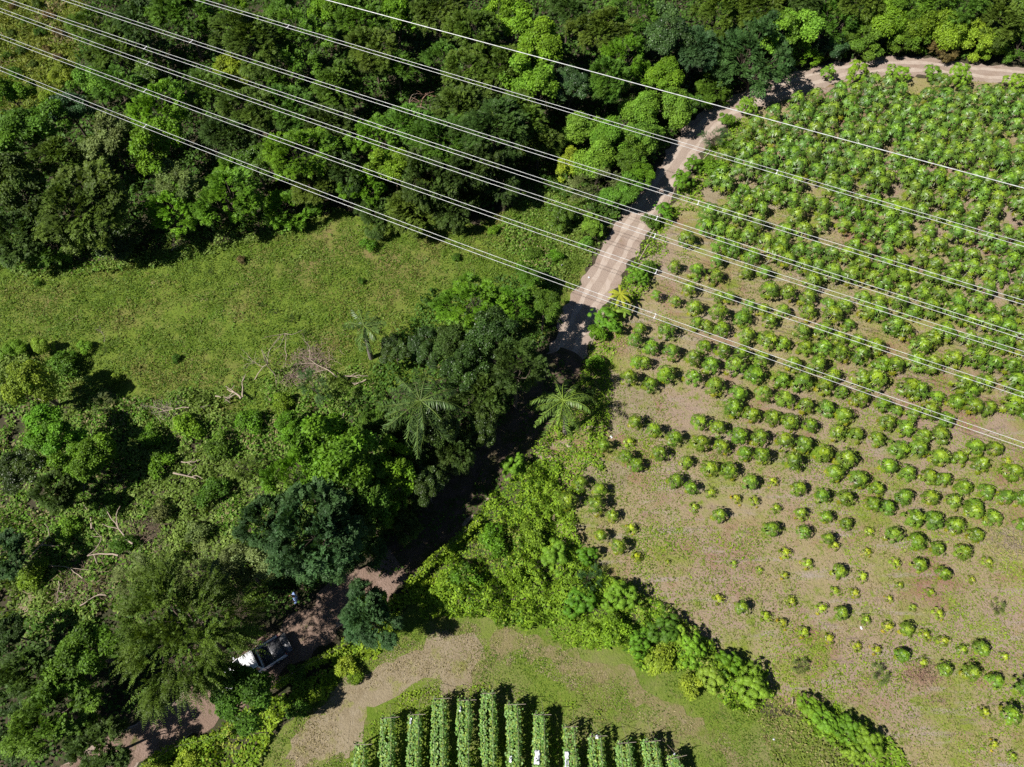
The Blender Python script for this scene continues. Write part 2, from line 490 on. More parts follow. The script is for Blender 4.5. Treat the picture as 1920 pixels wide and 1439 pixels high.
def palette(name, x, y, seed, patch=.35):
    cols = np.array([c for c, w in PAL[name]]); w = np.cumsum([w for c, w in PAL[name]])
    n = len(x); r = np.random.RandomState(seed)
    t = .55 * np.clip((fbm(x * patch, y * patch, seed, 3) - .25) * 2, 0, .999) + .45 * r.rand(n)
    i = np.clip(np.searchsorted(w, np.clip(t, 0, .999)), 0, len(cols) - 1)
    return cols[i] * r.uniform(.75, 1.3, (n, 1))


def blades(name, pg, dens, h, w, pal, seed, label, keep=None, lean=1.0, relief=0.0, mat=None):
    x, y = scatter(pg, dens, seed)
    r = np.random.RandomState(seed + 1)
    k = dist_line(x, y, road_poly2) > 1.55 + .5 * r.rand(len(x)) ** 2
    if keep is not None:
        k &= keep(x, y, r)
    x, y = x[k], y[k]; n = len(x)
    tuft = fbm(x * 1.4, y * 1.4, seed + 9, 3)
    z = np.clip(tuft - .35, 0, 1) * relief
    A = np.stack([r.randn(n) * .7 * lean, r.randn(n) * .7 * lean, np.ones(n) * .38], 1)
    N = np.stack([r.randn(n) * .45, r.randn(n) * .45, np.ones(n)], 1)
    g = Geo()
    g.leaves(np.stack([x, y, z], 1), A, N, h * (0.5 + r.rand(n)) * (.5 + tuft), w * (.6 + .8 * r.rand(n)), palette(pal, x, y, seed))
    return ob(name, g.mesh(name, (mat or M_grass,)), kind='stuff', label=label)


def cover(name, pg, dens, relief, L, W, pal, seed, label, fs=.55, mat=None, keep=None, edge=None, lo=.25):
    """leafy ground cover on an uneven mound surface"""
    x, y = scatter(pg, dens, seed)
    r = np.random.RandomState(seed + 1)
    k = dist_line(x, y, road_poly2) > 1.65 + .6 * r.rand(len(x))
    if keep is not None:
        k &= keep(x, y, r)
    x, y = x[k], y[k]; n = len(x)
    e = .25
    H = lambda a, b: relief * np.clip(fbm(a * fs, b * fs, seed + 20, 4) - lo, 0, 1) * 1.6
    h0 = H(x, y); gx = (H(x + e, y) - h0) / e; gy = (H(x, y + e) - h0) / e
    z = h0 * (1 - .35 * r.rand(n) ** 2) + .03
    Nn = unit(np.stack([-gx, -gy, np.ones(n)], 1) + r.randn(n, 3) * .45)
    a = r.rand(n) * 2 * np.pi
    A = unit(np.cross(Nn, np.stack([np.cos(a), np.sin(a), np.zeros(n)], 1)) + np.array([0, 0, -.15]))
    sz = .6 + .8 * r.rand(n)
    g = Geo()
    g.leaves(np.stack([x, y, z], 1), A, Nn, L * sz, W * sz, palette(pal, x, y, seed, .3))
    return ob(name, g.mesh(name, (mat or M_grass,)), kind='stuff', label=label)


FOREST = poly([(-160, 480), (60, 500), (200, 470), (420, 440), (560, 410), (640, 390), (760, 430), (900, 410), (1000, 350), (1090, 380), (1130, 430), (1230, 340), (1310, 200), (1500, 120), (1900, 110), (2150, 120), (2250, -120), (1100, -180), (-260, -120)])
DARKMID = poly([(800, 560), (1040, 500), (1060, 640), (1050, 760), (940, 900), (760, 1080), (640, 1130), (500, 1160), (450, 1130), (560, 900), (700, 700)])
LOWLEFT = poly([(-150, 1180), (200, 1150), (440, 1130), (480, 1200), (330, 1320), (200, 1400), (100, 1520), (-150, 1560)])
LOWEDGE = poly([(230, 1520), (300, 1430), (400, 1375), (520, 1300), (600, 1240), (700, 1160), (780, 1090), (880, 990), (905, 1000), (800, 1120), (700, 1230), (640, 1265), (560, 1330), (500, 1400), (430, 1520)])
ROADSIDE = poly([(1400, 195), (1430, 240), (1370, 300), (1320, 370), (1260, 440), (1215, 540), (1160, 610), (1140, 690), (1150, 760), (1130, 850), (1090, 930), (985, 930), (960, 880), (1020, 800), (1080, 720), (1075, 680), (1110, 620), (1150, 545), (1215, 430), (1290, 330), (1360, 235)])

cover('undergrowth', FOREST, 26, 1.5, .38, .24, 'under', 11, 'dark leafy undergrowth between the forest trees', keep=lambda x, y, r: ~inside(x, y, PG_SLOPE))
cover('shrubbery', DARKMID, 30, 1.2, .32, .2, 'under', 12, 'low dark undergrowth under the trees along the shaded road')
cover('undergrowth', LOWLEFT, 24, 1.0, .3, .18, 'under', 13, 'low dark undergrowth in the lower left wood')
cover('scrub_leaves', PG_SCRUB, 100, 1.1, .25, .17, 'scrub', 14, 'tangled leafy scrub below the meadow', fs=.6, lo=.34,
      keep=lambda x, y, r: fbm(x * .5, y * .5, 77) > .24 + .12 * r.rand(len(x)))
cover('creeper_leaves', PG_MOUND, 170, 2.4, .22, .14, 'lush', 15, 'bright green creepers and weeds between the clearing and the papaya field', fs=.6, lo=.36)
cover('creeper_leaves', PG_HEDGE2, 120, .8, .22, .14, 'lush', 28, 'green weeds under the last clump of the hedge', fs=.6, lo=.34)
cover('gap_weeds', PG_GAP, 60, .4, .18, .10, 'dry', 29, 'straw coloured and green weeds in the gap of the hedge', fs=.8)
cover('creeper_leaves', LOWEDGE, 110, 1.0, .24, .16, 'yellow', 16, 'yellow green creepers along the edge of the clearing', fs=.6, lo=.3)
_rp = road_poly2; road_poly2 = [(9e3, 9e3), (9e3, 9e3 + 1)]
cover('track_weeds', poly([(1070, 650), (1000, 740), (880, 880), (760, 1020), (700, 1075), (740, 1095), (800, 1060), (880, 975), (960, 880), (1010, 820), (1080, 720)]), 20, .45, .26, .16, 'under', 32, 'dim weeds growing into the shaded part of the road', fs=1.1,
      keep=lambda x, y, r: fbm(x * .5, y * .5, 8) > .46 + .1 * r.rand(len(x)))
road_poly2 = _rp
cover('roadside_weeds', ROADSIDE, 70, .8, .24, .13, 'lush', 17, 'green weeds along the right edge of the dirt road', fs=.7, lo=.36)
cover('edge_weeds', poly([(1000, 340), (1080, 330), (1180, 360), (1150, 430), (1100, 500), (1050, 560), (1000, 520), (960, 470), (900, 450)]), 55, .8, .25, .16, 'scrub', 18, 'green weeds between the forest edge and the road', fs=.6, lo=.34)
cover('edge_weeds', poly([(-100, 440), (200, 460), (430, 430), (620, 380), (640, 400), (430, 465), (330, 500), (160, 520), (-100, 510)]), 50, .9, .26, .16, 'scrub', 19, 'tall weeds where the forest meets the meadow', fs=.6, lo=.3)
blades('meadow_grass', PG_MEADOW, 120, .20, .075, 'meadow', 21, 'short yellow green meadow grass', relief=.35,
       keep=lambda x, y, r: fbm(x * .8, y * .8, 66, 4) + .3 * r.rand(len(x)) > .50)
cover('meadow_weeds', PG_MEADOW, 40, .3, .2, .1, 'scrub', 30, 'darker weed tufts dotted through the meadow', fs=1.2, keep=lambda x, y, r: fbm(x * .9, y * .9, 44, 4) > .63 + .04 * r.rand(len(x)))
blades('slope_grass', PG_SLOPE, 80, .5, .14, 'slope', 22, 'long yellowish grass on the slope in the upper left', relief=.7)
blades('clearing_grass', PG_CLEAR, 120, .14, .05, 'meadow', 23, 'short grass of the clearing by the trellis rows', relief=.1,
       keep=lambda x, y, r: (fbm(x * .3, y * .3, 55) + .25 * r.rand(len(x)) > .5) & ~inside(x, y, PG_BARE0))
blades('field_weeds', PG_FIELD, 60, .17, .075, 'dry', 24, 'straw and weeds between the papaya plants', relief=.05,
       keep=lambda x, y, r: fbm(x * .25, y * .25, 91, 4) + .35 * r.rand(len(x)) > .46 + np.clip((y - 14) * .010, 0, .3))
cover('field_weed_patches', PG_FIELD, 60, .12, .13, .09, 'yellow', 25, 'low green weed patches on the field soil', fs=1,
      keep=lambda x, y, r: fbm(x * .4, y * .4, 33, 4) > .50 + .10 * r.rand(len(x)) + np.clip((y - 14) * .006, 0, .3))

PG_STRAW = poly([(470, 1500), (540, 1360), (640, 1275), (740, 1215), (850, 1165), (950, 1180), (1090, 1225), (1260, 1310), (1400, 1400), (1380, 1440), (1150, 1330), (1000, 1270), (900, 1250), (880, 1320), (700, 1350), (640, 1460), (560, 1500)])
blades('dry_mown_grass', PG_STRAW, 150, .13, .05, 'straw', 26, 'dry mown grass on the tractor turning ground', relief=.06,
       keep=lambda x, y, r: fbm(x * .35, y * .35, 12, 4) + .3 * r.rand(len(x)) > .60)

PG_TR = poly([(650, 1400), (700, 1345), (800, 1300), (930, 1275), (1020, 1310), (1150, 1360), (1280, 1400), (1320, 1520), (640, 1520)])
cover('trellis_weeds', PG_TR, 70, .25, .15, .09, 'yellow', 27, 'yellow green weeds under and between the trellis rows', fs=1.0, keep=lambda x, y, r: fbm(x * .9, y * .9, 5) > .42 + .15 * r.rand(len(x)))

# ------------------------------------------------------------------ tree crowns
GREEN = np.array([1.0, 1.0, 1.0])


def rand_unit(r, n):
    return unit(r.randn(n, 3))


def crown_lobes(r, R, Rv, n, lr):
    k = np.arange(n)
    z = 1 - (k + .5) / n * 1.25
    th = k * 2.39996 + r.rand() * 6
    d = np.stack([np.cos(th) * np.sqrt(np.clip(1 - z * z, 0, 1)), np.sin(th) * np.sqrt(np.clip(1 - z * z, 0, 1)), z], 1)
    d = unit(d + r.randn(n, 3) * .22)
    ang = np.arctan2(d[:, 1], d[:, 0])
    f = .80 + .28 * np.sin(ang * 2 + r.rand() * 6) * r.rand() + .2 * np.sin(ang * 3 + r.rand() * 6) + r.uniform(-.22, .14, n)
    rr = R * r.uniform(lr[0], lr[1], n)
    c = d * f[:, None] * np.stack([R - rr * .7, R - rr * .7, Rv - rr * .5], 1)
    return c, rr, d


def crown_broad(seed, R, Rv, n, L, W, nl=26, lr=(.22, .36), flat=.7, hang=.2, rnd=.5, tintv=.3):
    r = np.random.RandomState(seed)
    c, rr, d0 = crown_lobes(r, R, Rv, nl, lr)
    i = r.choice(nl, n, p=rr ** 2 / (rr ** 2).sum())
    d = unit(r.randn(n, 3) + np.array([0, 0, .55]) + d0[i] * .6)
    bump = .82 + .3 * vnoise(d[:, 0] * 3 + i * 7, d[:, 1] * 3 + d[:, 2] * 2, seed)
    rad = rr[i] * bump * (1 - .30 * r.rand(n) ** 2)
    Pn = c[i] + d * rad[:, None] * np.array([1, 1, flat])
    Nn = unit(d * .8 + np.array([0, 0, .45]) + r.randn(n, 3) * rnd)
    A = unit(np.cross(Nn, r.randn(n, 3)) + d * .4 + np.array([0, 0, -hang]))
    lob = r.uniform(1 - tintv, 1 + tintv, nl)[i][:, None]
    hue = r.rand(nl)[i][:, None]
    col = lob * r.uniform(.7, 1.3, (n, 1)) * (np.array([[1, 1, 1]]) * (1 - .5 * hue) + np.array([[1.35, 1.12, .9]]) * .5 * hue)
    sz = r.uniform(.7, 1.3, n)
    g = Geo(); g.leaves(Pn, A, Nn, L * sz, W * sz, col)
    return g, c


def crown_feather(seed, R, Rv, ns, SL, m, LL, LW, nl=30, droop=.35, lr=(.22, .36), tintv=.25, out=1.0):
    """sprays of small leaflets along arching twigs"""
    r = np.random.RandomState(seed)
    c, rr, d0 = crown_lobes(r, R, Rv, nl, lr)
    i = r.choice(nl, ns, p=rr ** 2 / (rr ** 2).sum())
    d = unit(r.randn(ns, 3) * .8 + np.array([0, 0, .5]) + d0[i] * 1.0)
    st = c[i] + d * (rr[i] * r.uniform(.3, .9, ns))[:, None] * np.array([1, 1, .75])
    dr = unit(d0[i] * out + d * .6 + r.randn(ns, 3) * .45 + np.array([0, 0, .05]))
    sl = SL * r.uniform(.6, 1.25, ns)
    T = np.linspace(.08, 1, m)
    Pc = st[:, None] + dr[:, None] * (sl[:, None] * T)[:, :, None]
    Pc[:, :, 2] -= (droop * sl[:, None] * T ** 2)
    tdir = unit(dr[:, None] + np.array([0, 0, -2 * droop]) * T[None, :, None])
    side = unit(np.cross(tdir, np.array([0, 0, 1.0]) + r.randn(ns, 1, 3) * .3))
    prof = np.sin(np.pi * (.15 + .8 * T))[None, :]
    lob = (r.uniform(1 - tintv, 1 + tintv, nl)[i] * r.uniform(.8, 1.2, ns))
    hue = r.rand(nl)[i][:, None, None]
    g = Geo()
    for s in (-1, 1):
        A = side * s * .9 + tdir * .5 + r.randn(ns, m, 3) * .22
        Nn = np.cross(tdir, side); Nn = Nn * np.sign(Nn[:, :, 2:3] + 1e-6) + r.randn(ns, m, 3) * .25
        col = lob[:, None, None] * r.uniform(.8, 1.2, (ns, m, 1)) * (np.array([1, 1, 1.0]) * (1 - .5 * hue) + np.array([1.35, 1.12, .9]) * .5 * hue)
        L = LL * prof * r.uniform(.75, 1.25, (ns, m))
        g.leaves(Pc.reshape(-1, 3), A.reshape(-1, 3), Nn.reshape(-1, 3), L.ravel(), (L * LW).ravel(), col.reshape(-1, 3))
    return g, c


def trunk_mesh(seed, R, zc, c, r0=.16, nlimb=9):
    """tapered trunk from the ground (local z = -zc) with limbs reaching into the crown"""
    r = np.random.RandomState(seed + 500)
    g = Geo()
    fork = -zc * .55
    lean = r.randn(2) * .3
    g.tube([(-lean[0] * .6, -lean[1] * .6, -zc * 2.3), (-lean[0] * .1, -lean[1] * .1, -zc), (lean[0], lean[1], fork)], [r0 * 1.7, r0 * 1.35, r0], 7)
    idx = r.permutation(len(c))[:nlimb]
    for k in idx:
        e = c[k] * .93; s = np.array([lean[0], lean[1], fork]); mid = (s + e) / 2 + r.randn(3) * .15 * R + np.array([0, 0, -.1 * R])
        g.tube([s, (s + mid) / 2 + r.randn(3) * .05, mid, (mid + e) / 2 + r.randn(3) * .1, e], [r0 * .62, r0 * .5, r0 * .36, r0 * .22, r0 * .1], 5)
        for q in range(2):
            e2 = mid + (e - mid) * .5 + r.randn(3) * R * .22
            g.tube([mid, (mid + e2) / 2 + r.randn(3) * .1, e2], [r0 * .25, r0 * .16, r0 * .06], 4)
    return g.mesh('trunk', (M_bark,), True)


PROTO = {}


def add_proto(kind, seed, R, Rv, zc, g, c, mat, r0=.16):
    me = g.mesh('crown', (mat,))
    PROTO.setdefault(kind, []).append((me, trunk_mesh(seed, R, zc, c, r0), R, Rv, zc))


for s in range(3):   # airy feathery olive trees
    R, Rv, zc = 4.0, 2.7, 5.0
    g, c = crown_feather(100 + s, R, Rv, 1400, 1.15, 9, .33, .56)
    add_proto('feather', 100 + s, R, Rv, zc, g, c, M_leaf)
for s in range(2):   # coarser feathery bright trees
    R, Rv, zc = 4.0, 2.8, 5.0
    g, c = crown_feather(120 + s, R, Rv, 640, 1.0, 8, .38, .45, nl=28, droop=.3)
    add_proto('spray', 120 + s, R, Rv, zc, g, c, M_leaf)
for s in range(3):   # broad leaf
    R, Rv, zc = 4.0, 3.0, 5.0
    g, c = crown_broad(140 + s, R, Rv, 11500, .34, .22, nl=40, lr=(.15, .32))
    add_proto('broad', 140 + s, R, Rv, zc, g, c, M_leaf)
for s in range(2):   # dense small dark leaf
    R, Rv, zc = 4.0, 3.0, 5.0
    g, c = crown_broad(150 + s, R, Rv, 17000, .26, .15, nl=44, lr=(.14, .26))
    add_proto('dense', 150 + s, R, Rv, zc, g, c, M_gloss)
for s in range(2):   # drowned in creepers: smooth lumps of small leaves
    R, Rv, zc = 3.2, 2.3, 2.9
    g, c = crown_broad(160 + s, R, Rv, 10500, .25, .17, nl=26, lr=(.18, .46), flat=.9, rnd=.5, tintv=.2, hang=.5)
    add_proto('vine', 160 + s, R, Rv, zc, g, c, M_leaf)
for s in range(1):   # long hanging strings of leaflets
    R, Rv, zc = 4.8, 2.8, 5.0
    g, c = crown_feather(170 + s, R, Rv, 1250, 2.1, 17, .20, .5, nl=46, droop=.42, lr=(.2, .34), tintv=.25, out=.95)
    add_proto('strings', 170 + s, R, Rv, zc, g, c, M_leaf)
for s in range(2):   # shrubs
    R, Rv, zc = 1.6, 1.1, 1.2
    g, c = crown_broad(180 + s, R, Rv, 1700, .24, .15, nl=14, lr=(.28, .45))
    add_proto('shrub', 180 + s, R, Rv, zc, g, c, M_leaf, .05)
for s in range(2):   # fine bluish shrub
    R, Rv, zc = 1.6, 1.2, 1.3
    g, c = crown_feather(190 + s, R, Rv, 190, .75, 9, .14, .4, nl=12, droop=.25)
    add_proto('fine', 190 + s, R, Rv, zc, g, c, M_leaf, .05)


def palmate_leaf(g, base, direc, normal, size, col, lobes=7, wid=.34, r=random, m=0):
    """a lobed leaf: lobes fan out from the stalk end"""
    direc = unit(np.asarray(direc, float)); normal = unit(np.asarray(normal, float))
    side = unit(np.cross(normal, direc))
    a = np.linspace(-2.1, 2.1, lobes)
    A = np.cos(a)[:, None] * direc + np.sin(a)[:, None] * side
    L = size * (.62 + .38 * np.cos(a * .55))
    A = A - normal * (.25 + .15 * np.abs(a))[:, None] * .6
    Pn = np.repeat(np.asarray(base)[None], lobes, 0)
    Nn = np.repeat(normal[None], lobes, 0)
    g.leaves(Pn, A, Nn, L, L * wid, col, fold=.25, m=m)


def cassava_proto(seed):
    """bushy plant made of whorls of long pointed leaves"""
    r = np.random.RandomState(seed)
    R, Rv, zc = 1.7, 1.0, 1.5
    c, rr, d0 = crown_lobes(r, R, Rv, 16, (.28, .4))
    g = Geo()
    for k in range(120):
        i = r.randint(16)
        d = unit(r.randn(3) + np.array([0, 0, .9]) + d0[i] * .5)
        p = c[i] + d * rr[i] * r.uniform(.75, 1.05)
        colr = np.array([1, 1, 1]) * r.uniform(.75, 1.25)
        n = unit(d + np.array([0, 0, .6]))
        t = unit(np.cross(n, r.randn(3)))
        b = np.cross(n, t)
        a = np.linspace(0, 2 * np.pi, 9, endpoint=False) + r.rand()
        A = np.cos(a)[:, None] * t + np.sin(a)[:, None] * b - n * .25
        g.leaves(np.repeat(p[None], 9, 0), A, np.repeat(n[None], 9, 0), r.uniform(.24, .36, 9), .10, colr)
    return g, c, R, Rv, zc


for s in range(3):
    g, c, R, Rv, zc = cassava_proto(200 + s)
    add_proto('whorl', 200 + s, R, Rv, zc, g, c, M_leaf, .05)

# colours of the plants (leaf reflectance)
CL = {
    'olive': (.072, .128, .016), 'dark': (.045, .088, .016), 'blue': (.045, .100, .030), 'mid': (.072, .155, .016),
    'bright': (.098, .215, .014), 'lime': (.132, .250, .018), 'yellow': (.19, .285, .026), 'vine': (.118, .245, .026),
    'grey': (.125, .170, .052), 'brown': (.15, .12, .045), 'whorl': (.150, .270, .020),
}
CLNAME = {'olive': 'olive', 'dark': 'dark green', 'blue': 'bluish green', 'mid': 'mid green', 'bright': 'bright green', 'lime': 'lime green',
          'yellow': 'yellow green', 'vine': 'light green', 'grey': 'greyish green', 'brown': 'brownish', 'whorl': 'bright green'}


def plant(u, v, rpx, kind, colr, label, cat='tree', group=None, name=None, zt=None, vs=1.0):
    r = np.random.RandomState(int(u * 7 + v * 13) % 100000)
    me, tm, R, Rv, zc = PROTO[kind][r.randint(len(PROTO[kind]))]
    z = 3.0
    for _ in range(4):
        s = rpx / SCL(u, v, z) / R
        z = zt if zt else ((1.55 * R * s + .6) if cat == 'tree' else zc * s)
    z = min(z, zc * s * 2.15)
    p = P(u, v, z)
    t = empty(name or cat, (p[0], p[1], 0), r.rand() * 6.283)
    t.scale = (s, s, s)
    c = np.array(CL[colr]) * r.uniform(.88, 1.14) * np.array([r.uniform(.9, 1.12), 1, r.uniform(.85, 1.15)])
    ob('trunk' if cat == 'tree' else 'stem', tm, t, (0, 0, z / s))
    q = ob('crown' if cat == 'tree' else 'foliage', me, t, (0, 0, z / s), (r.randn() * .07, r.randn() * .07, 0), (r.uniform(.86, 1.16), r.uniform(.86, 1.16), r.uniform(.85, 1.1) * vs), color=c)
    tag(t, label, cat, group)
    return t


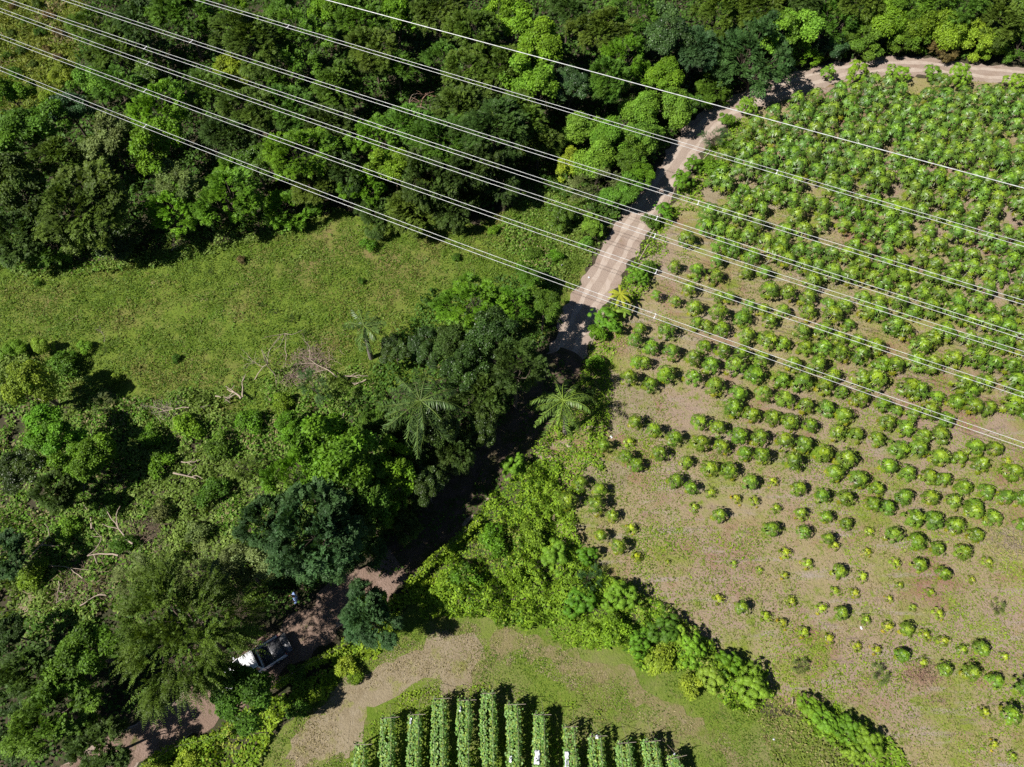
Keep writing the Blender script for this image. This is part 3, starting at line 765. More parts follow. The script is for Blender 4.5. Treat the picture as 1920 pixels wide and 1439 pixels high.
TREES = [
    # u, v, r, kind, colour, description of the place
    (172, 50, 40, 'spray', 'mid', 'loose {c} tree on the right edge of the yellow slope'),
    (215, 95, 42, 'feather', 'olive', 'small feathery {c} tree between the yellow slope and the dark gap'),
    (262, 45, 48, 'feather', 'dark', 'dark feathery tree under the second wire pair near the top'),
    (345, 28, 55, 'feather', 'mid', '{c} feathery tree cut by the top edge near the left wires'),
    (470, 78, 64, 'feather', 'olive', 'wide {c} feathery tree beneath the top left wire pair'),
    (560, 62, 56, 'spray', 'mid', 'round {c} tree right of the wide olive tree at the top'),
    (425, 15, 44, 'spray', 'bright', '{c} tree cut by the top edge above the wide olive tree'),
    (520, -8, 48, 'feather', 'mid', 'feathery tree whose crown is half cut by the top edge'),
    (612, 20, 36, 'broad', 'lime', 'small {c} large leaved tree where the single wire enters'),
    (118, 138, 25, 'vine', 'yellow', 'small {c} creeper mound below the corner slope'),
    (95, 187, 26, 'vine', 'yellow', 'lower {c} creeper mound above the lowest wires'),
    (18, 172, 34, 'broad', 'bright', '{c} tree on the left edge under the lowest wires'),
    (55, 245, 58, 'broad', 'mid', 'broad {c} tree on the left edge above the olive crown'),
    (128, 205, 42, 'dense', 'blue', '{c} dense tree below the yellow creeper mounds'),
    (170, 155, 36, 'vine', 'vine', '{c} creeper covered tree at the edge of the dark gap'),
    (222, 165, 44, 'spray', 'mid', '{c} tree just left of the big dark gap'),
    (205, 262, 46, 'broad', 'grey', '{c} large leaved tree in the left wood'),
    (112, 300, 46, 'feather', 'olive', '{c} feathery tree with brownish twigs above the dark crown'),
    (35, 345, 62, 'broad', 'dark', 'dark round tree at the left edge above the meadow'),
    (155, 390, 78, 'feather', 'olive', 'largest {c} feathery tree above the left end of the meadow'),
    (40, 440, 56, 'feather', 'dark', 'dark feathery tree at the far left meadow edge'),
    (100, 465, 42, 'spray', 'mid', 'low {c} tree touching the meadow at its left end'),
    (225, 455, 44, 'dense', 'dark', 'low dark tree in the shade on the upper meadow edge'),
    (302, 208, 54, 'spray', 'bright', '{c} tree crossed by the lowest wires in the left wood'),
    (292, 275, 56, 'broad', 'bright', '{c} leafy tree below the lowest wire pair'),
    (275, 150, 36, 'dense', 'mid', 'small {c} tree at the lower rim of the dark gap'),
    (330, 345, 44, 'broad', 'grey', '{c} pale leaved tree between two bright crowns'),
    (325, 400, 56, 'spray', 'bright', '{c} tree at the meadow edge left of its brightest neighbour'),
    (432, 368, 66, 'spray', 'bright', 'brightest green tree on the upper edge of the meadow'),
    (545, 395, 46, 'spray', 'bright', 'low {c} tree over the broken branches at the meadow edge'),
    (438, 135, 38, 'broad', 'yellow', '{c} large leaved tree under two wire pairs at the upper left'),
    (388, 172, 44, 'spray', 'mid', '{c} tree left below the yellow green one'),
    (470, 208, 52, 'feather', 'olive', '{c} tree between the wires in the middle of the left wood'),
    (430, 262, 46, 'feather', 'dark', 'dark feathery tree right of the bright leafy tree'),
    (545, 205, 48, 'feather', 'mid', '{c} feathery tree above the bright one by the middle wires'),
    (540, 130, 48, 'spray', 'mid', '{c} tree under the upper left wires'),
    (562, 290, 58, 'spray', 'bright', '{c} sprayed tree in the middle of the left wood'),
    (612, 235, 46, 'feather', 'dark', 'dark tree with a deep shadow on its right side'),
    (630, 165, 44, 'feather', 'mid', '{c} tree left of the reddish bare tree'),
    (640, 320, 44, 'feather', 'dark', 'dark feathery tree beside the long shadowed gap'),
    (595, 345, 42, 'feather', 'olive', '{c} tree between the sprayed tree and the meadow'),
    (478, 305, 42, 'dense', 'mid', 'small {c} tree behind the brightest meadow edge tree'),
    (675, 40, 50, 'feather', 'mid', '{c} feathery tree left of the single wire at the top'),
    (742, 25, 48, 'broad', 'bright', '{c} tree at the top edge over the single wire'),
    (700, 95, 48, 'feather', 'olive', '{c} feathery tree between the single wire and the first pair'),
    (745, 130, 38, 'spray', 'mid', 'small {c} tree above the reddish bare tree'),
    (822, 18, 52, 'feather', 'olive', 'dark {c} tree at the top edge left of centre'),
    (885, 65, 54, 'feather', 'olive', '{c} feathery tree right of the dark hole at the top'),
    (960, 35, 46, 'broad', 'lime', '{c} tree at the top edge near the centre'),
    (1010, 88, 48, 'broad', 'lime', '{c} sunlit tree below the top edge right of centre'),
    (1065, 22, 42, 'feather', 'dark', 'dark tree at the top edge beside the lime one'),
    (828, 110, 38, 'spray', 'mid', 'small {c} tree at the left rim of the dark hole'),
    (870, 130, 44, 'feather', 'olive', '{c} feathery tree on the single wire'),
    (940, 125, 44, 'feather', 'olive', '{c} tree next to the sunlit yellow green one'),
    (1000, 158, 50, 'broad', 'lime', '{c} large leaved tree above the first wire pair'),
    (1070, 162, 44, 'dense', 'blue', '{c} dense tree beside the black gap'),
    (1142, 152, 44, 'feather', 'mid', '{c} tree hanging over the black gap above the creepers'),
    (1130, 62, 50, 'feather', 'olive', '{c} tree right of the dark tree at the top'),
    (1195, 25, 54, 'spray', 'mid', '{c} tree at the top edge above the road bend'),
    (1170, 108, 46, 'spray', 'bright', '{c} tree with a lit top under the single wire'),
    (1250, 62, 56, 'dense', 'blue', 'large {c} dense tree right of the centre top'),
    (1248, 140, 38, 'vine', 'bright', '{c} creeper covered tree left of the great road tree'),
    (1212, 145, 30, 'spray', 'bright', 'small {c} tree on the single wire near the road'),
    (862, 205, 52, 'feather', 'olive', '{c} feathery tree below the first wire pair'),
    (925, 245, 62, 'feather', 'dark', 'large dark feathery tree in the middle of the wood'),
    (975, 220, 46, 'feather', 'olive', '{c} tree with long twigs beside the black gap'),
    (770, 240, 54, 'feather', 'mid', '{c} tree below the reddish bare tree'),
    (700, 262, 48, 'spray', 'bright', '{c} tree left of centre between two wire pairs'),
    (738, 312, 42, 'broad', 'lime', '{c} large leaved tree hanging into the shadow'),
    (832, 268, 56, 'feather', 'mid', '{c} feathery tree under the middle wires'),
    (680, 352, 40, 'spray', 'bright', '{c} tree by the long shadow at the meadow edge'),
    (800, 335, 58, 'feather', 'dark', 'dark feathery tree between the middle wire pairs'),
    (882, 318, 54, 'feather', 'dark', 'dark tree left of the shadow by the meadow nook'),
    (772, 395, 58, 'feather', 'olive', 'dark {c} tree on the meadow edge below the wires'),
    (850, 382, 52, 'feather', 'dark', 'dark tree at the right end of the upper meadow edge'),
    (930, 345, 44, 'feather', 'dark', 'dark twiggy tree next to the sunny nook of grass'),
    (705, 400, 36, 'feather', 'dark', 'small dark tree at the lowest wires on the meadow edge'),
    (1010, 270, 34, 'feather', 'olive', 'small {c} tree leaning into the black gap'),
    (1092, 242, 40, 'vine', 'vine', '{c} creeper mound at the left of the vine thicket'),
    (1140, 262, 44, 'vine', 'vine', 'big {c} creeper mound in the middle of the vine thicket'),
    (1205, 205, 34, 'vine', 'vine', 'tall {c} creeper tower at the top of the vine thicket'),
    (1262, 200, 44, 'vine', 'vine', '{c} creeper mound closest to the road bend'),
    (1205, 258, 44, 'vine', 'vine', '{c} creeper mound above the road shadow'),
    (1120, 300, 46, 'vine', 'vine', 'rounded {c} creeper mound over the leafy shrub'),
    (1180, 300, 38, 'broad', 'mid', '{c} tree casting its shadow on the road'),
    (1068, 310, 32, 'broad', 'yellow', '{c} large leaved shrub at the left foot of the vine thicket'),
    (1200, 325, 28, 'broad', 'bright', 'small {c} tree leaning over the road below the thicket'),
    (1115, 350, 46, 'fine', 'grey', 'thin {c} feathery tree over the sunny nook'),
    (1170, 362, 36, 'broad', 'mid', '{c} tree at the road between two wire pairs'),
    (1052, 408, 33, 'dense', 'mid', 'round {c} bush tree standing free in the grass nook'),
    (1110, 425, 26, 'broad', 'vine', '{c} shrubby tree on the left road edge at the wires'),
    (1300, 95, 52, 'feather', 'blue', '{c} feathery tree behind the great road tree'),
    (1285, 195, 32, 'dense', 'mid', 'dark green tree at the inner road bend'),
    (1335, 170, 36, 'feather', 'mid', '{c} feathery tree left of the great road tree'),
    (1345, 20, 50, 'feather', 'olive', '{c} tree at the top edge right of the dense blue one'),
    (1410, 108, 82, 'spray', 'blue', 'great dark green spreading tree over the road'),
    (1418, 20, 50, 'feather', 'olive', 'brownish {c} tree at the top edge behind the great tree'),
    (1478, 58, 44, 'broad', 'vine', '{c} creeper hung tree right of the great tree'),
    (1505, 105, 32, 'spray', 'bright', '{c} branch tree reaching out over the road end'),
    (1545, 45, 50, 'spray', 'mid', '{c} tree at the top right wood before the lime crowns'),
    (1560, 90, 36, 'dense', 'blue', '{c} dense tree behind the roadside bushes'),
    (1490, -5, 50, 'feather', 'dark', 'dark tree cut by the top edge right of the great tree'),
    (1600, 5, 50, 'feather', 'olive', '{c} tree cut by the top edge before the lime crowns'),
    (1610, 70, 40, 'broad', 'mid', '{c} tree above the visible end of the far track'),
    (1660, 42, 46, 'vine', 'lime', '{c} creeper crown at the top right, leftmost of four'),
    (1715, 52, 44, 'vine', 'lime', '{c} creeper crown, second of the four at the top right'),
    (1768, 60, 46, 'vine', 'lime', '{c} creeper crown, third of the four at the top right'),
    (1822, 72, 40, 'broad', 'yellow', '{c} tree with orange tinged leaves above the far track'),
    (1700, 80, 34, 'broad', 'mid', 'shaded {c} tree between the lime crowns and the far track'),
    (1770, 92, 26, 'feather', 'brown', '{c} dry shrub tree at the far track'),
    (1730, 0, 50, 'feather', 'mid', '{c} tree cut by the top edge above the lime crowns'),
    (1805, 15, 48, 'spray', 'mid', '{c} tree at the top right above the orange tinged one'),
    (1868, 35, 50, 'feather', 'olive', 'brownish {c} tree near the top right corner'),
    (1925, 12, 44, 'dense', 'mid', '{c} tree in the top right corner'),
    (1905, 92, 40, 'spray', 'mid', '{c} tree on the right edge above the far track'),
    (1862, 85, 34, 'broad', 'lime', '{c} tree at the far right of the creeper crowns'),
    # middle grove
    (700, 925, 56, 'broad', 'mid', '{c} tree between the big palm and the shaded road'),
    (800, 905, 40, 'dense', 'dark', 'dark tree beside the deepest road shade'),
    (850, 850, 40, 'feather', 'dark', 'dark feathery tree over the shaded road bend'),
    (905, 800, 40, 'dense', 'dark', 'dark tree at the upper end of the black road shade'),
    (760, 985, 34, 'broad', 'dark', 'small dark tree overhanging the shaded road'),
    (820, 800, 54, 'dense', 'dark', 'dark low tree tucked under the fronds of the big palm'),
    (765, 835, 46, 'feather', 'dark', 'dark feathery tree right below the big palm'),
    (875, 700, 54, 'dense', 'dark', 'dark dense tree just right above the big palm'),
    (660, 985, 50, 'broad', 'dark', 'dark tree behind the hanging one over the shaded road'),
    (886, 570, 62, 'spray', 'bright', '{c} feathery tree at the top of the middle grove'),
    (960, 572, 38, 'spray', 'bright', '{c} tree between the meadow and the road shadows'),
    (990, 520, 28, 'broad', 'mid', 'thin {c} tree where the lowest wires cross the grove'),
    (1020, 570, 34, 'broad', 'mid', 'small {c} tree dropping shadows on the road'),
    (925, 640, 60, 'dense', 'dark', 'dark glossy tree with a reddish patch in the middle grove'),
    (968, 690, 62, 'spray', 'dark', 'largest dark tree beside the black road shadow'),
    (858, 655, 48, 'broad', 'dark', 'dark leaved tree left of the glossy one'),
    (800, 650, 40, 'dense', 'dark', 'dark low tree at the right end of the meadow'),
    (905, 745, 50, 'feather', 'dark', 'dark tree right of the big palm'),
    (740, 655, 30, 'dense', 'dark', 'small dark bush tree beside the slim palm'),
    (640, 865, 88, 'broad', 'bright', 'large {c} tree left below the big palm'),
    (560, 890, 62, 'spray', 'bright', '{c} tree on the left flank of the large bright one'),
    (738, 880, 52, 'broad', 'bright', '{c} tree right of the large one by the black shadow'),
    (590, 1000, 80, 'feather', 'blue', 'large {c} fine leaved tree above the man'),
    (500, 985, 52, 'feather', 'blue', '{c} tree at the left of the fine leaved one'),
    (655, 1040, 44, 'feather', 'blue', '{c} hanging tree over the shaded road'),
    (725, 960, 42, 'spray', 'bright', '{c} drooping tree over the shaded road'),
    (855, 830, 30, 'broad', 'grey', 'pale {c} leaved tree below the palm'),
    (850, 872, 26, 'broad', 'grey', 'small {c} tree at the lower rim of the palm shade'),
    (350, 1185, 118, 'strings', 'olive', 'huge {c} tree with long hanging twigs left of the pickup'),
    (385, 1075, 52, 'fine', 'grey', 'pale feathery crown behind the huge hanging tree'),
    (262, 1085, 46, 'fine', 'grey', 'pale {c} feathery bush tree at the scrub edge'),
    (455, 1065, 60, 'broad', 'grey', '{c} large leaved tree between the scrub and the man'),
    (160, 1225, 66, 'broad', 'mid', '{c} tree left of the huge hanging tree'),
    (60, 1265, 62, 'feather', 'dark', 'dark feathery tree at the lower left edge'),
    (105, 1340, 66, 'feather', 'mid', '{c} tree in the lower left corner'),
    (20, 1370, 58, 'spray', 'dark', 'dark tree at the very bottom left edge'),
    (190, 1400, 50, 'feather', 'dark', 'dark shaded tree at the bottom left'),
    (20, 1190, 36, 'broad', 'dark', 'dark low tree at the left edge below the scrub'),
    (12, 1040, 40, 'feather', 'blue', '{c} tree on the left edge beside the scrub'),
    (450, 1303, 66, 'broad', 'mid', '{c} tree covering the front of the pickup'),
    (692, 1160, 55, 'feather', 'blue', 'round {c} tree standing alone at the clearing edge'),
    (690, 1140, 32, 'broad', 'lime', '{c} creeper growing through the round lone tree'),
    (95, 815, 56, 'broad', 'bright', '{c} tree at the left edge below the meadow'),
    (160, 860, 46, 'broad', 'bright', '{c} tree with clumped leaves beside the dark hollow'),
    (55, 720, 52, 'vine', 'yellow', '{c} mound at the left end of the scrub'),
    (40, 880, 46, 'dense', 'dark', 'dark tree at the left edge below the bright one'),
    (105, 920, 42, 'feather', 'dark', 'dark feathery tree below the clumped one'),
    (590, 725, 34, 'fine', 'blue', '{c} fine leaved bush beside the brush pile'),
    (700, 800, 36, 'broad', 'mid', '{c} leafy bush left of the big palm'),
]
for (u, v, r_, k, c, d) in TREES:
    zt = None; vs = 1.0
    if inside(np.array([u]), np.array([v]), [(820, 520), (1040, 500), (1060, 700), (960, 800), (940, 1000), (700, 1100), (480, 1060), (500, 860), (600, 800), (830, 790), (900, 620)])[0] and r_ > 33:
        zt = 7.6 if v > 790 else 8.2
        vs = 1.5
        if v < 600:
            zt = 5.0; vs = 1.0
    zt = {(850, 850): 5.0, (800, 905): 5.0, (760, 985): 3.5, (725, 960): 6.8, (655, 1040): 4.0}.get((u, v), zt)
    if k == 'strings':
        zt = 6.8
        vs = 1.25
    if 1040 < u < 1290 and 185 < v < 440:
        zt = 2.6
    if v < 480:
        vb = float(np.interp(u, [-50, 180, 300, 420, 560, 640, 760, 900, 1000, 1080, 1150, 1290, 1300, 1470, 1490, 2000], [480, 500, 468, 445, 418, 395, 428, 412, 372, 345, 420, 300, 200, 195, 122, 122]))
        zl = max(1.3, (vb - v) * 57.0 / (1475 - vb))
        zd = 1.55 * r_ / SCL(u, v, 4.0) + .6
        zt = min(zt or zd, zl)
    if (u, v) in ((385, 1075), (262, 1085)):
        zt = 2.5
    plant(u, v, r_, k, c, d.format(c=CLNAME[c]), 'tree', 'trees of the wood' if v < 480 else None, zt=zt, vs=vs)

SHRUBS = [
    (1552, 138, 19, 'whorl', 'whorl', 'bright leafy bush at the left end of the far track'),
    (1604, 138, 30, 'whorl', 'whorl', 'biggest bright bush between the far track and the papayas'),
    (1684, 139, 23, 'whorl', 'whorl', 'bright round bush in the middle of the far track'),
    (1746, 137, 19, 'whorl', 'whorl', 'bright bush left of the long one at the far track'),
    (1800, 143, 28, 'whorl', 'whorl', 'wide bright bush at the right part of the far track'),
    (1906, 155, 28, 'whorl', 'whorl', 'bright bush at the right edge by the far track'),
    (1402, 200, 22, 'whorl', 'whorl', 'bright leafy bush at the road bend'),
    (1362, 225, 15, 'broad', 'vine', 'thin pale shrub beside the road bend'),
    (1338, 262, 24, 'fine', 'blue', 'spiky bluish bush on the right road edge'),
    (1368, 273, 14, 'shrub', 'bright', 'small round bush right of the spiky bluish one'),
    (1300, 310, 24, 'whorl', 'bright', 'upper half of the double bush right of the road'),
    (1280, 340, 27, 'whorl', 'bright', 'lower half of the double bush right of the road'),
    (1335, 312, 22, 'shrub', 'lime', 'low lime weed bush between road and papayas'),
    (1244, 395, 21, 'whorl', 'bright', 'bright bush at the wires right of the road'),
    (1222, 415, 17, 'shrub', 'mid', 'small bush just below the one at the wires'),
    (1195, 518, 24, 'whorl', 'bright', 'bright bush above the yellow banana plant'),
    (1215, 503, 18, 'shrub', 'mid', 'green bush beside the leaning fence post'),
    (1135, 600, 32, 'whorl', 'bright', 'big bright bush just left of the yellow banana plant'),
    (1120, 622, 20, 'shrub', 'bright', 'bright bush foot beside the road shadow'),
    (1118, 680, 18, 'shrub', 'bright', 'leafy bush at the corner of the papaya field'),
    (1100, 730, 22, 'fine', 'dark', 'dark fine bush right behind the pale palm'),
    (960, 875, 28, 'whorl', 'bright', 'bright star leaved bush at the top of the creeper mound'),
    (1000, 1000, 26, 'shrub', 'lime', 'lime bush in the upper creeper mound'),
    (925, 1010, 28, 'shrub', 'bright', 'bright bush beside the creeper covered fence'),
    (870, 1080, 30, 'shrub', 'bright', 'bright rounded bush left in the creeper mound'),
    (965, 1085, 26, 'shrub', 'lime', 'lime bush in the middle of the creeper mound'),
    (1040, 1045, 34, 'whorl', 'whorl', 'first bright whorled bush of the hedge by the papayas'),
    (1105, 1090, 28, 'fine', 'blue', 'bluish fine bush inside the bright hedge'),
    (1085, 1130, 32, 'whorl', 'bright', 'bright whorled bush below the bluish one'),
    (1160, 1120, 40, 'whorl', 'whorl', 'widest bright whorled bush in the middle of the hedge'),
    (1150, 1180, 30, 'shrub', 'lime', 'lime creeper bush on the clearing side of the hedge'),
    (1245, 1180, 34, 'whorl', 'mid', 'dark green whorled bush of the hedge after the gap'),
    (1300, 1220, 34, 'whorl', 'whorl', 'bright hedge bush left of the double one'),
    (1330, 1265, 32, 'whorl', 'yellow', 'yellow green bush on the clearing side of the hedge'),
    (1365, 1245, 30, 'whorl', 'bright', 'upper bush of the last group before the hedge gap'),
    (1405, 1285, 38, 'whorl', 'whorl', 'last big bush before the hedge gap'),
    (1200, 1205, 30, 'whorl', 'bright', 'green whorled bush in the lower half of the hedge'),
    (1275, 1195, 26, 'whorl', 'whorl', 'small bright hedge bush on the papaya side'),
    (1100, 1040, 24, 'whorl', 'bright', 'bright bush on the papaya side above the bluish one'),
    (1240, 1235, 30, 'shrub', 'yellow', 'yellow green creeper bush beside the clearing'),
    (1295, 1285, 28, 'shrub', 'yellow', 'lower yellow green creeper bush beside the clearing'),
    (1520, 1325, 26, 'whorl', 'whorl', 'first bush after the hedge gap'),
    (1548, 1352, 28, 'whorl', 'whorl', 'second bush after the hedge gap'),
    (1590, 1370, 30, 'whorl', 'bright', 'third bush after the hedge gap'),
    (1625, 1395, 34, 'whorl', 'whorl', 'last bush of the hedge at the bottom edge'),
    (1600, 1415, 26, 'whorl', 'yellow', 'yellow green bush under the last hedge bush'),
    # meadow and scrub
    (692, 460, 15, 'shrub', 'bright', 'lone green bush in the upper meadow'),
    (677, 527, 8, 'shrub', 'mid', 'small bush in the middle of the meadow'),
    (855, 483, 9, 'shrub', 'mid', 'small bush in the right meadow under the wires'),
    (452, 487, 8, 'shrub', 'brown', 'brownish tuft at the top of the meadow'),
    (515, 585, 8, 'fine', 'dark', 'left dark tuft of the three near the thin bare tree'),
    (545, 600, 9, 'fine', 'dark', 'middle dark tuft of the three near the thin bare tree'),
    (568, 625, 9, 'fine', 'dark', 'right dark tuft of the three near the thin bare tree'),
    (195, 655, 8, 'fine', 'mid', 'dark small weed in the lower left meadow'),
    (330, 672, 9, 'shrub', 'mid', 'small weed in the lower meadow'),
    (215, 710, 11, 'shrub', 'yellow', 'yellow green tuft at the lower left of the meadow'),
    (395, 510, 6, 'fine', 'dark', 'tiny dark tuft in the upper left meadow'),
    (70, 530, 8, 'shrub', 'mid', 'small weed at the left end of the meadow'),
    (490, 572, 6, 'fine', 'dark', 'tiny dark tuft above the thin bare tree'),
    (160, 650, 14, 'shrub', 'lime', 'lime tuft where the meadow meets the left scrub'),
    (80, 650, 20, 'vine', 'yellow', 'yellow leafy tuft above the left mound'),
    (25, 655, 22, 'vine', 'lime', 'lime leafy tuft at the left edge beside the meadow'),
    (120, 680, 24, 'shrub', 'mid', 'green bush with a long shadow beside the left mound'),
    (195, 760, 22, 'fine', 'grey', 'greyish feathery bush in the left scrub'),
    (280, 820, 24, 'shrub', 'bright', 'bright bush in the left scrub beside the dark hollow'),
    (300, 870, 26, 'shrub', 'bright', 'bright leafy bush below its twin in the scrub'),
    (350, 800, 26, 'shrub', 'lime', 'lime bush in the middle of the scrub'),
    (410, 840, 28, 'shrub', 'mid', 'green bush in the middle of the scrub'),
    (470, 790, 26, 'shrub', 'bright', 'bright bush right of the grey fallen branches'),
    (530, 755, 22, 'shrub', 'lime', 'lime bush at the foot of the thin bare tree'),
    (545, 800, 34, 'broad', 'bright', 'rounded leafy bush below the brush pile'),
    (460, 880, 26, 'fine', 'olive', 'olive feathery bush in the scrub'),
    (400, 920, 28, 'shrub', 'mid', 'green bush below the pale fallen log'),
    (300, 960, 24, 'shrub', 'grey', 'greyish bush between the fallen branches'),
    (370, 1000, 26, 'shrub', 'grey', 'greyish bush right of the curved fallen branch'),
    (200, 950, 24, 'shrub', 'mid', 'green bush left of the upright dead branch'),
    (130, 990, 22, 'shrub', 'lime', 'lime bush in the lower left scrub'),
    (60, 1080, 26, 'shrub', 'lime', 'lime bush at the lower left edge of the scrub'),
    (230, 1020, 20, 'shrub', 'mid', 'low green bush under the forked dead branch'),
    (1040, 480, 14, 'shrub', 'bright', 'bright bush beside the left road edge at the lowest wires'),
    (1000, 475, 13, 'shrub', 'mid', 'green bush in the grass left of the road'),
    (925, 432, 11, 'shrub', 'lime', 'lime bush with a long shadow under the wires'),
    (1100, 455, 14, 'shrub', 'vine', 'pale bush tight on the left road edge'),
    (350, 1425, 22, 'shrub', 'yellow', 'yellow green bush at the bottom left edge'),
    (290, 1435, 20, 'shrub', 'yellow', 'second yellow green bush along the bottom left edge'),
    (650, 1250, 20, 'shrub', 'yellow', 'yellow green bush below the round lone tree'),
    (665, 1270, 16, 'shrub', 'lime', 'lime bush at the tip of the clearing'),
    (560, 1260, 20, 'shrub', 'mid', 'green bush just right of the pickup'),
    (560, 1330, 22, 'shrub', 'mid', 'green bush below right of the pickup'),
    (1500, 1250, 16, 'fine', 'grey', 'greyish wispy weed in the lower papaya field'),
    (1650, 1265, 17, 'fine', 'grey', 'greyish wispy weed near the field grass patch'),
    (1868, 1140, 15, 'fine', 'grey', 'faint wispy weed at the right of the lower field'),
]
for i in range(16):
    pass
for (u, v, r_, k, c, d) in SHRUBS:
    plant(u, v, r_, k, c, d, 'shrub', 'low bushes', name='shrub')
rr0 = np.random.RandomState(5)
SLOPE_B = [(25, 12), (70, 8), (48, 40), (92, 28), (20, 62), (75, 60), (110, 62), (40, 95), (12, 105), (88, 92), (62, 120), (28, 135), (108, 108)]
for i, (u, v) in enumerate(SLOPE_B):
    plant(u, v, 8 + rr0.rand() * 4, 'shrub', ['brown', 'olive', 'mid'][i % 3], 'small dark bush dotted over the yellow corner slope', 'shrub', 'small bushes on the corner slope', name='shrub')

# ------------------------------------------------------------------ palms
def frond_mesh(seed, L, npair, LL, LW, droop, vang=.5, up=.2):
    r = np.random.RandomState(seed)
    g = Geo()
    T = np.linspace(0, 1, 9)
    rach = np.stack([L * T * (1 - .18 * T ** 2), np.zeros(9), up * L * T - droop * L * T ** 2.2], 1)
    g.tube(rach, list(np.linspace(.045, .012, 9)), 4, (1.5, 1.35, .9))
    t = np.linspace(.10, .99, npair)
    px = np.interp(t, T, rach[:, 0]); pz = np.interp(t, T, rach[:, 2])
    dz = np.gradient(pz, px); tan = unit(np.stack([np.ones(npair), np.zeros(npair), dz], 1))
    prof = np.sin(np.pi * (.12 + .84 * t)) ** .6
    for s in (-1, 1):
        side = np.stack([np.zeros(npair), np.full(npair, s * 1.0), np.full(npair, -vang)], 1)
        A = side + tan * (.35 + .7 * t[:, None]) + r.randn(npair, 3) * .20 + np.array([0, 0, -.7]) * r.rand(npair, 1)
        Nn = np.cross(tan, np.stack([np.zeros(npair), np.full(npair, 1.0), np.full(npair, -vang * s)], 1))
        Nn = Nn * np.sign(Nn[:, 2:3])
        c = r.uniform(.55, 1.7, (npair, 1)) * np.ones((1, 3))
        g.leaves(np.stack([px, np.zeros(npair), pz], 1), A, Nn, LL * prof * r.uniform(.85, 1.1, npair), LW, c, fold=.3)
    return g.mesh('frond', (M_gloss,))


def palm(u, v, z, rpx, n, colr, label, LL=.8, LW=.06, npair=34, seed=1, foot=None, name='palm_tree', droop=.5, vang=.6):
    L = rpx / SCL(u, v, z)
    top = P(u, v, z); base = P(*foot) if foot else np.array([top[0], top[1], 0])
    t = empty(name, (base[0], base[1], 0))
    r = np.random.RandomState(seed)
    off = top - base
    g = Geo()
    k = np.linspace(0, 1, 7)
    pts = np.stack([off[0] * k ** 1.4, off[1] * k ** 1.4, z * k], 1)
    g.tube(pts, list(np.linspace(.24, .13, 7)), 8)
    ob('trunk', g.mesh('trunk', (M_palmbark,), True), t)
    fm = [frond_mesh(seed * 10 + q, L, npair, LL, LW, droop * (.6 + .35 * q), vang=vang, up=.55 - .25 * q) for q in range(3)]
    for i in range(n):
        a = i * 2.39996 + r.rand() * .3
        q = 0 if i < n * .35 else (1 if i < n * .7 else 2)
        s = r.uniform(.85, 1.08) * (.82 if q == 0 else 1)
        c = np.array(CL[colr]) * r.uniform(.8, 1.25)
        ob('frond', fm[q], t, tuple(off), (r.uniform(-.6, .6), r.uniform(-.22, .22), a + r.uniform(-.2, .2)), (s * r.uniform(.85, 1.12), s * r.uniform(.8, 1.1), s), color=c)
    tag(t, label, 'palm tree')
    return t


CL['palm'] = (.085, .145, .040); CL['palmlight'] = (.125, .205, .040)
palm(788, 752, 8.6, 106, 26, 'palm', 'big palm with long drooping fronds in the middle grove', seed=3, LL=1.05, LW=.075, npair=30, droop=.72, vang=.75)
palm(1056, 752, 4.8, 80, 22, 'palmlight', 'pale green palm between the black shadow and the papaya field', seed=4, LL=.8, LW=.09, npair=24, foot=(1060, 812), droop=.95, vang=.8)
palm(683, 612, 5.0, 56, 17, 'palm', 'slim palm with a thin trunk at the right end of the meadow', seed=5, LL=.7, LW=.08, npair=18, foot=(696, 672), droop=.4)


def banana(u, v, colr, label, n=9, size=34, seed=1, z=2.2):
    t0 = P(u, v, z); L = size / SCL(u, v, z)
    t = empty('banana_plant', (t0[0], t0[1], 0))
    g = Geo(); g.tube([(0, 0, 0), (.05, 0, z * .5), (0, 0, z)], [.12, .1, .06], 7)
    ob('trunk', g.mesh('trunk', (M_stalk,), True), t)
    r = np.random.RandomState(seed)
    g = Geo()
    K = 8; T = np.linspace(0, 1, K)
    x = L * T * (1 - .15 * T ** 2); zz = .35 * L * T - .55 * L * T ** 2.3
    w = .16 * np.sin(np.pi * (.08 + .88 * T)) ** .7
    V = []
    for i in range(K):
        V += [(x[i], -w[i], zz[i] - w[i] * .5), (x[i], 0, zz[i]), (x[i], w[i], zz[i] - w[i] * .5)]
    F = []
    for i in range(K - 1):
        a = i * 3
        F += [(a, a + 3, a + 4, a + 1), (a + 1, a + 4, a + 5, a + 2)]
    g.add(V, F)
    me_ = g.mesh('leaf', (M_leaf,))
    for i in range(n):
        c = np.array(colr) * r.uniform(.7, 1.25)
        ob('leaf', me_, t, (0, 0, z), (r.uniform(-.3, .3), r.uniform(-.25, .3), i * 6.283 / n + r.rand() * .4), (r.uniform(.75, 1.1),) * 3, color=c)
    tag(t, label, 'banana plant')


banana(1163, 552, (.30, .33, .03), 'yellowed banana plant with narrow drooping leaves at the road edge', seed=2)
banana(1172, 583, (.16, .26, .03), 'small greener banana plant just below the yellowed one', n=6, size=20, seed=4, z=1.2)

# ------------------------------------------------------------------ papaya plants
PW = [0, 1]


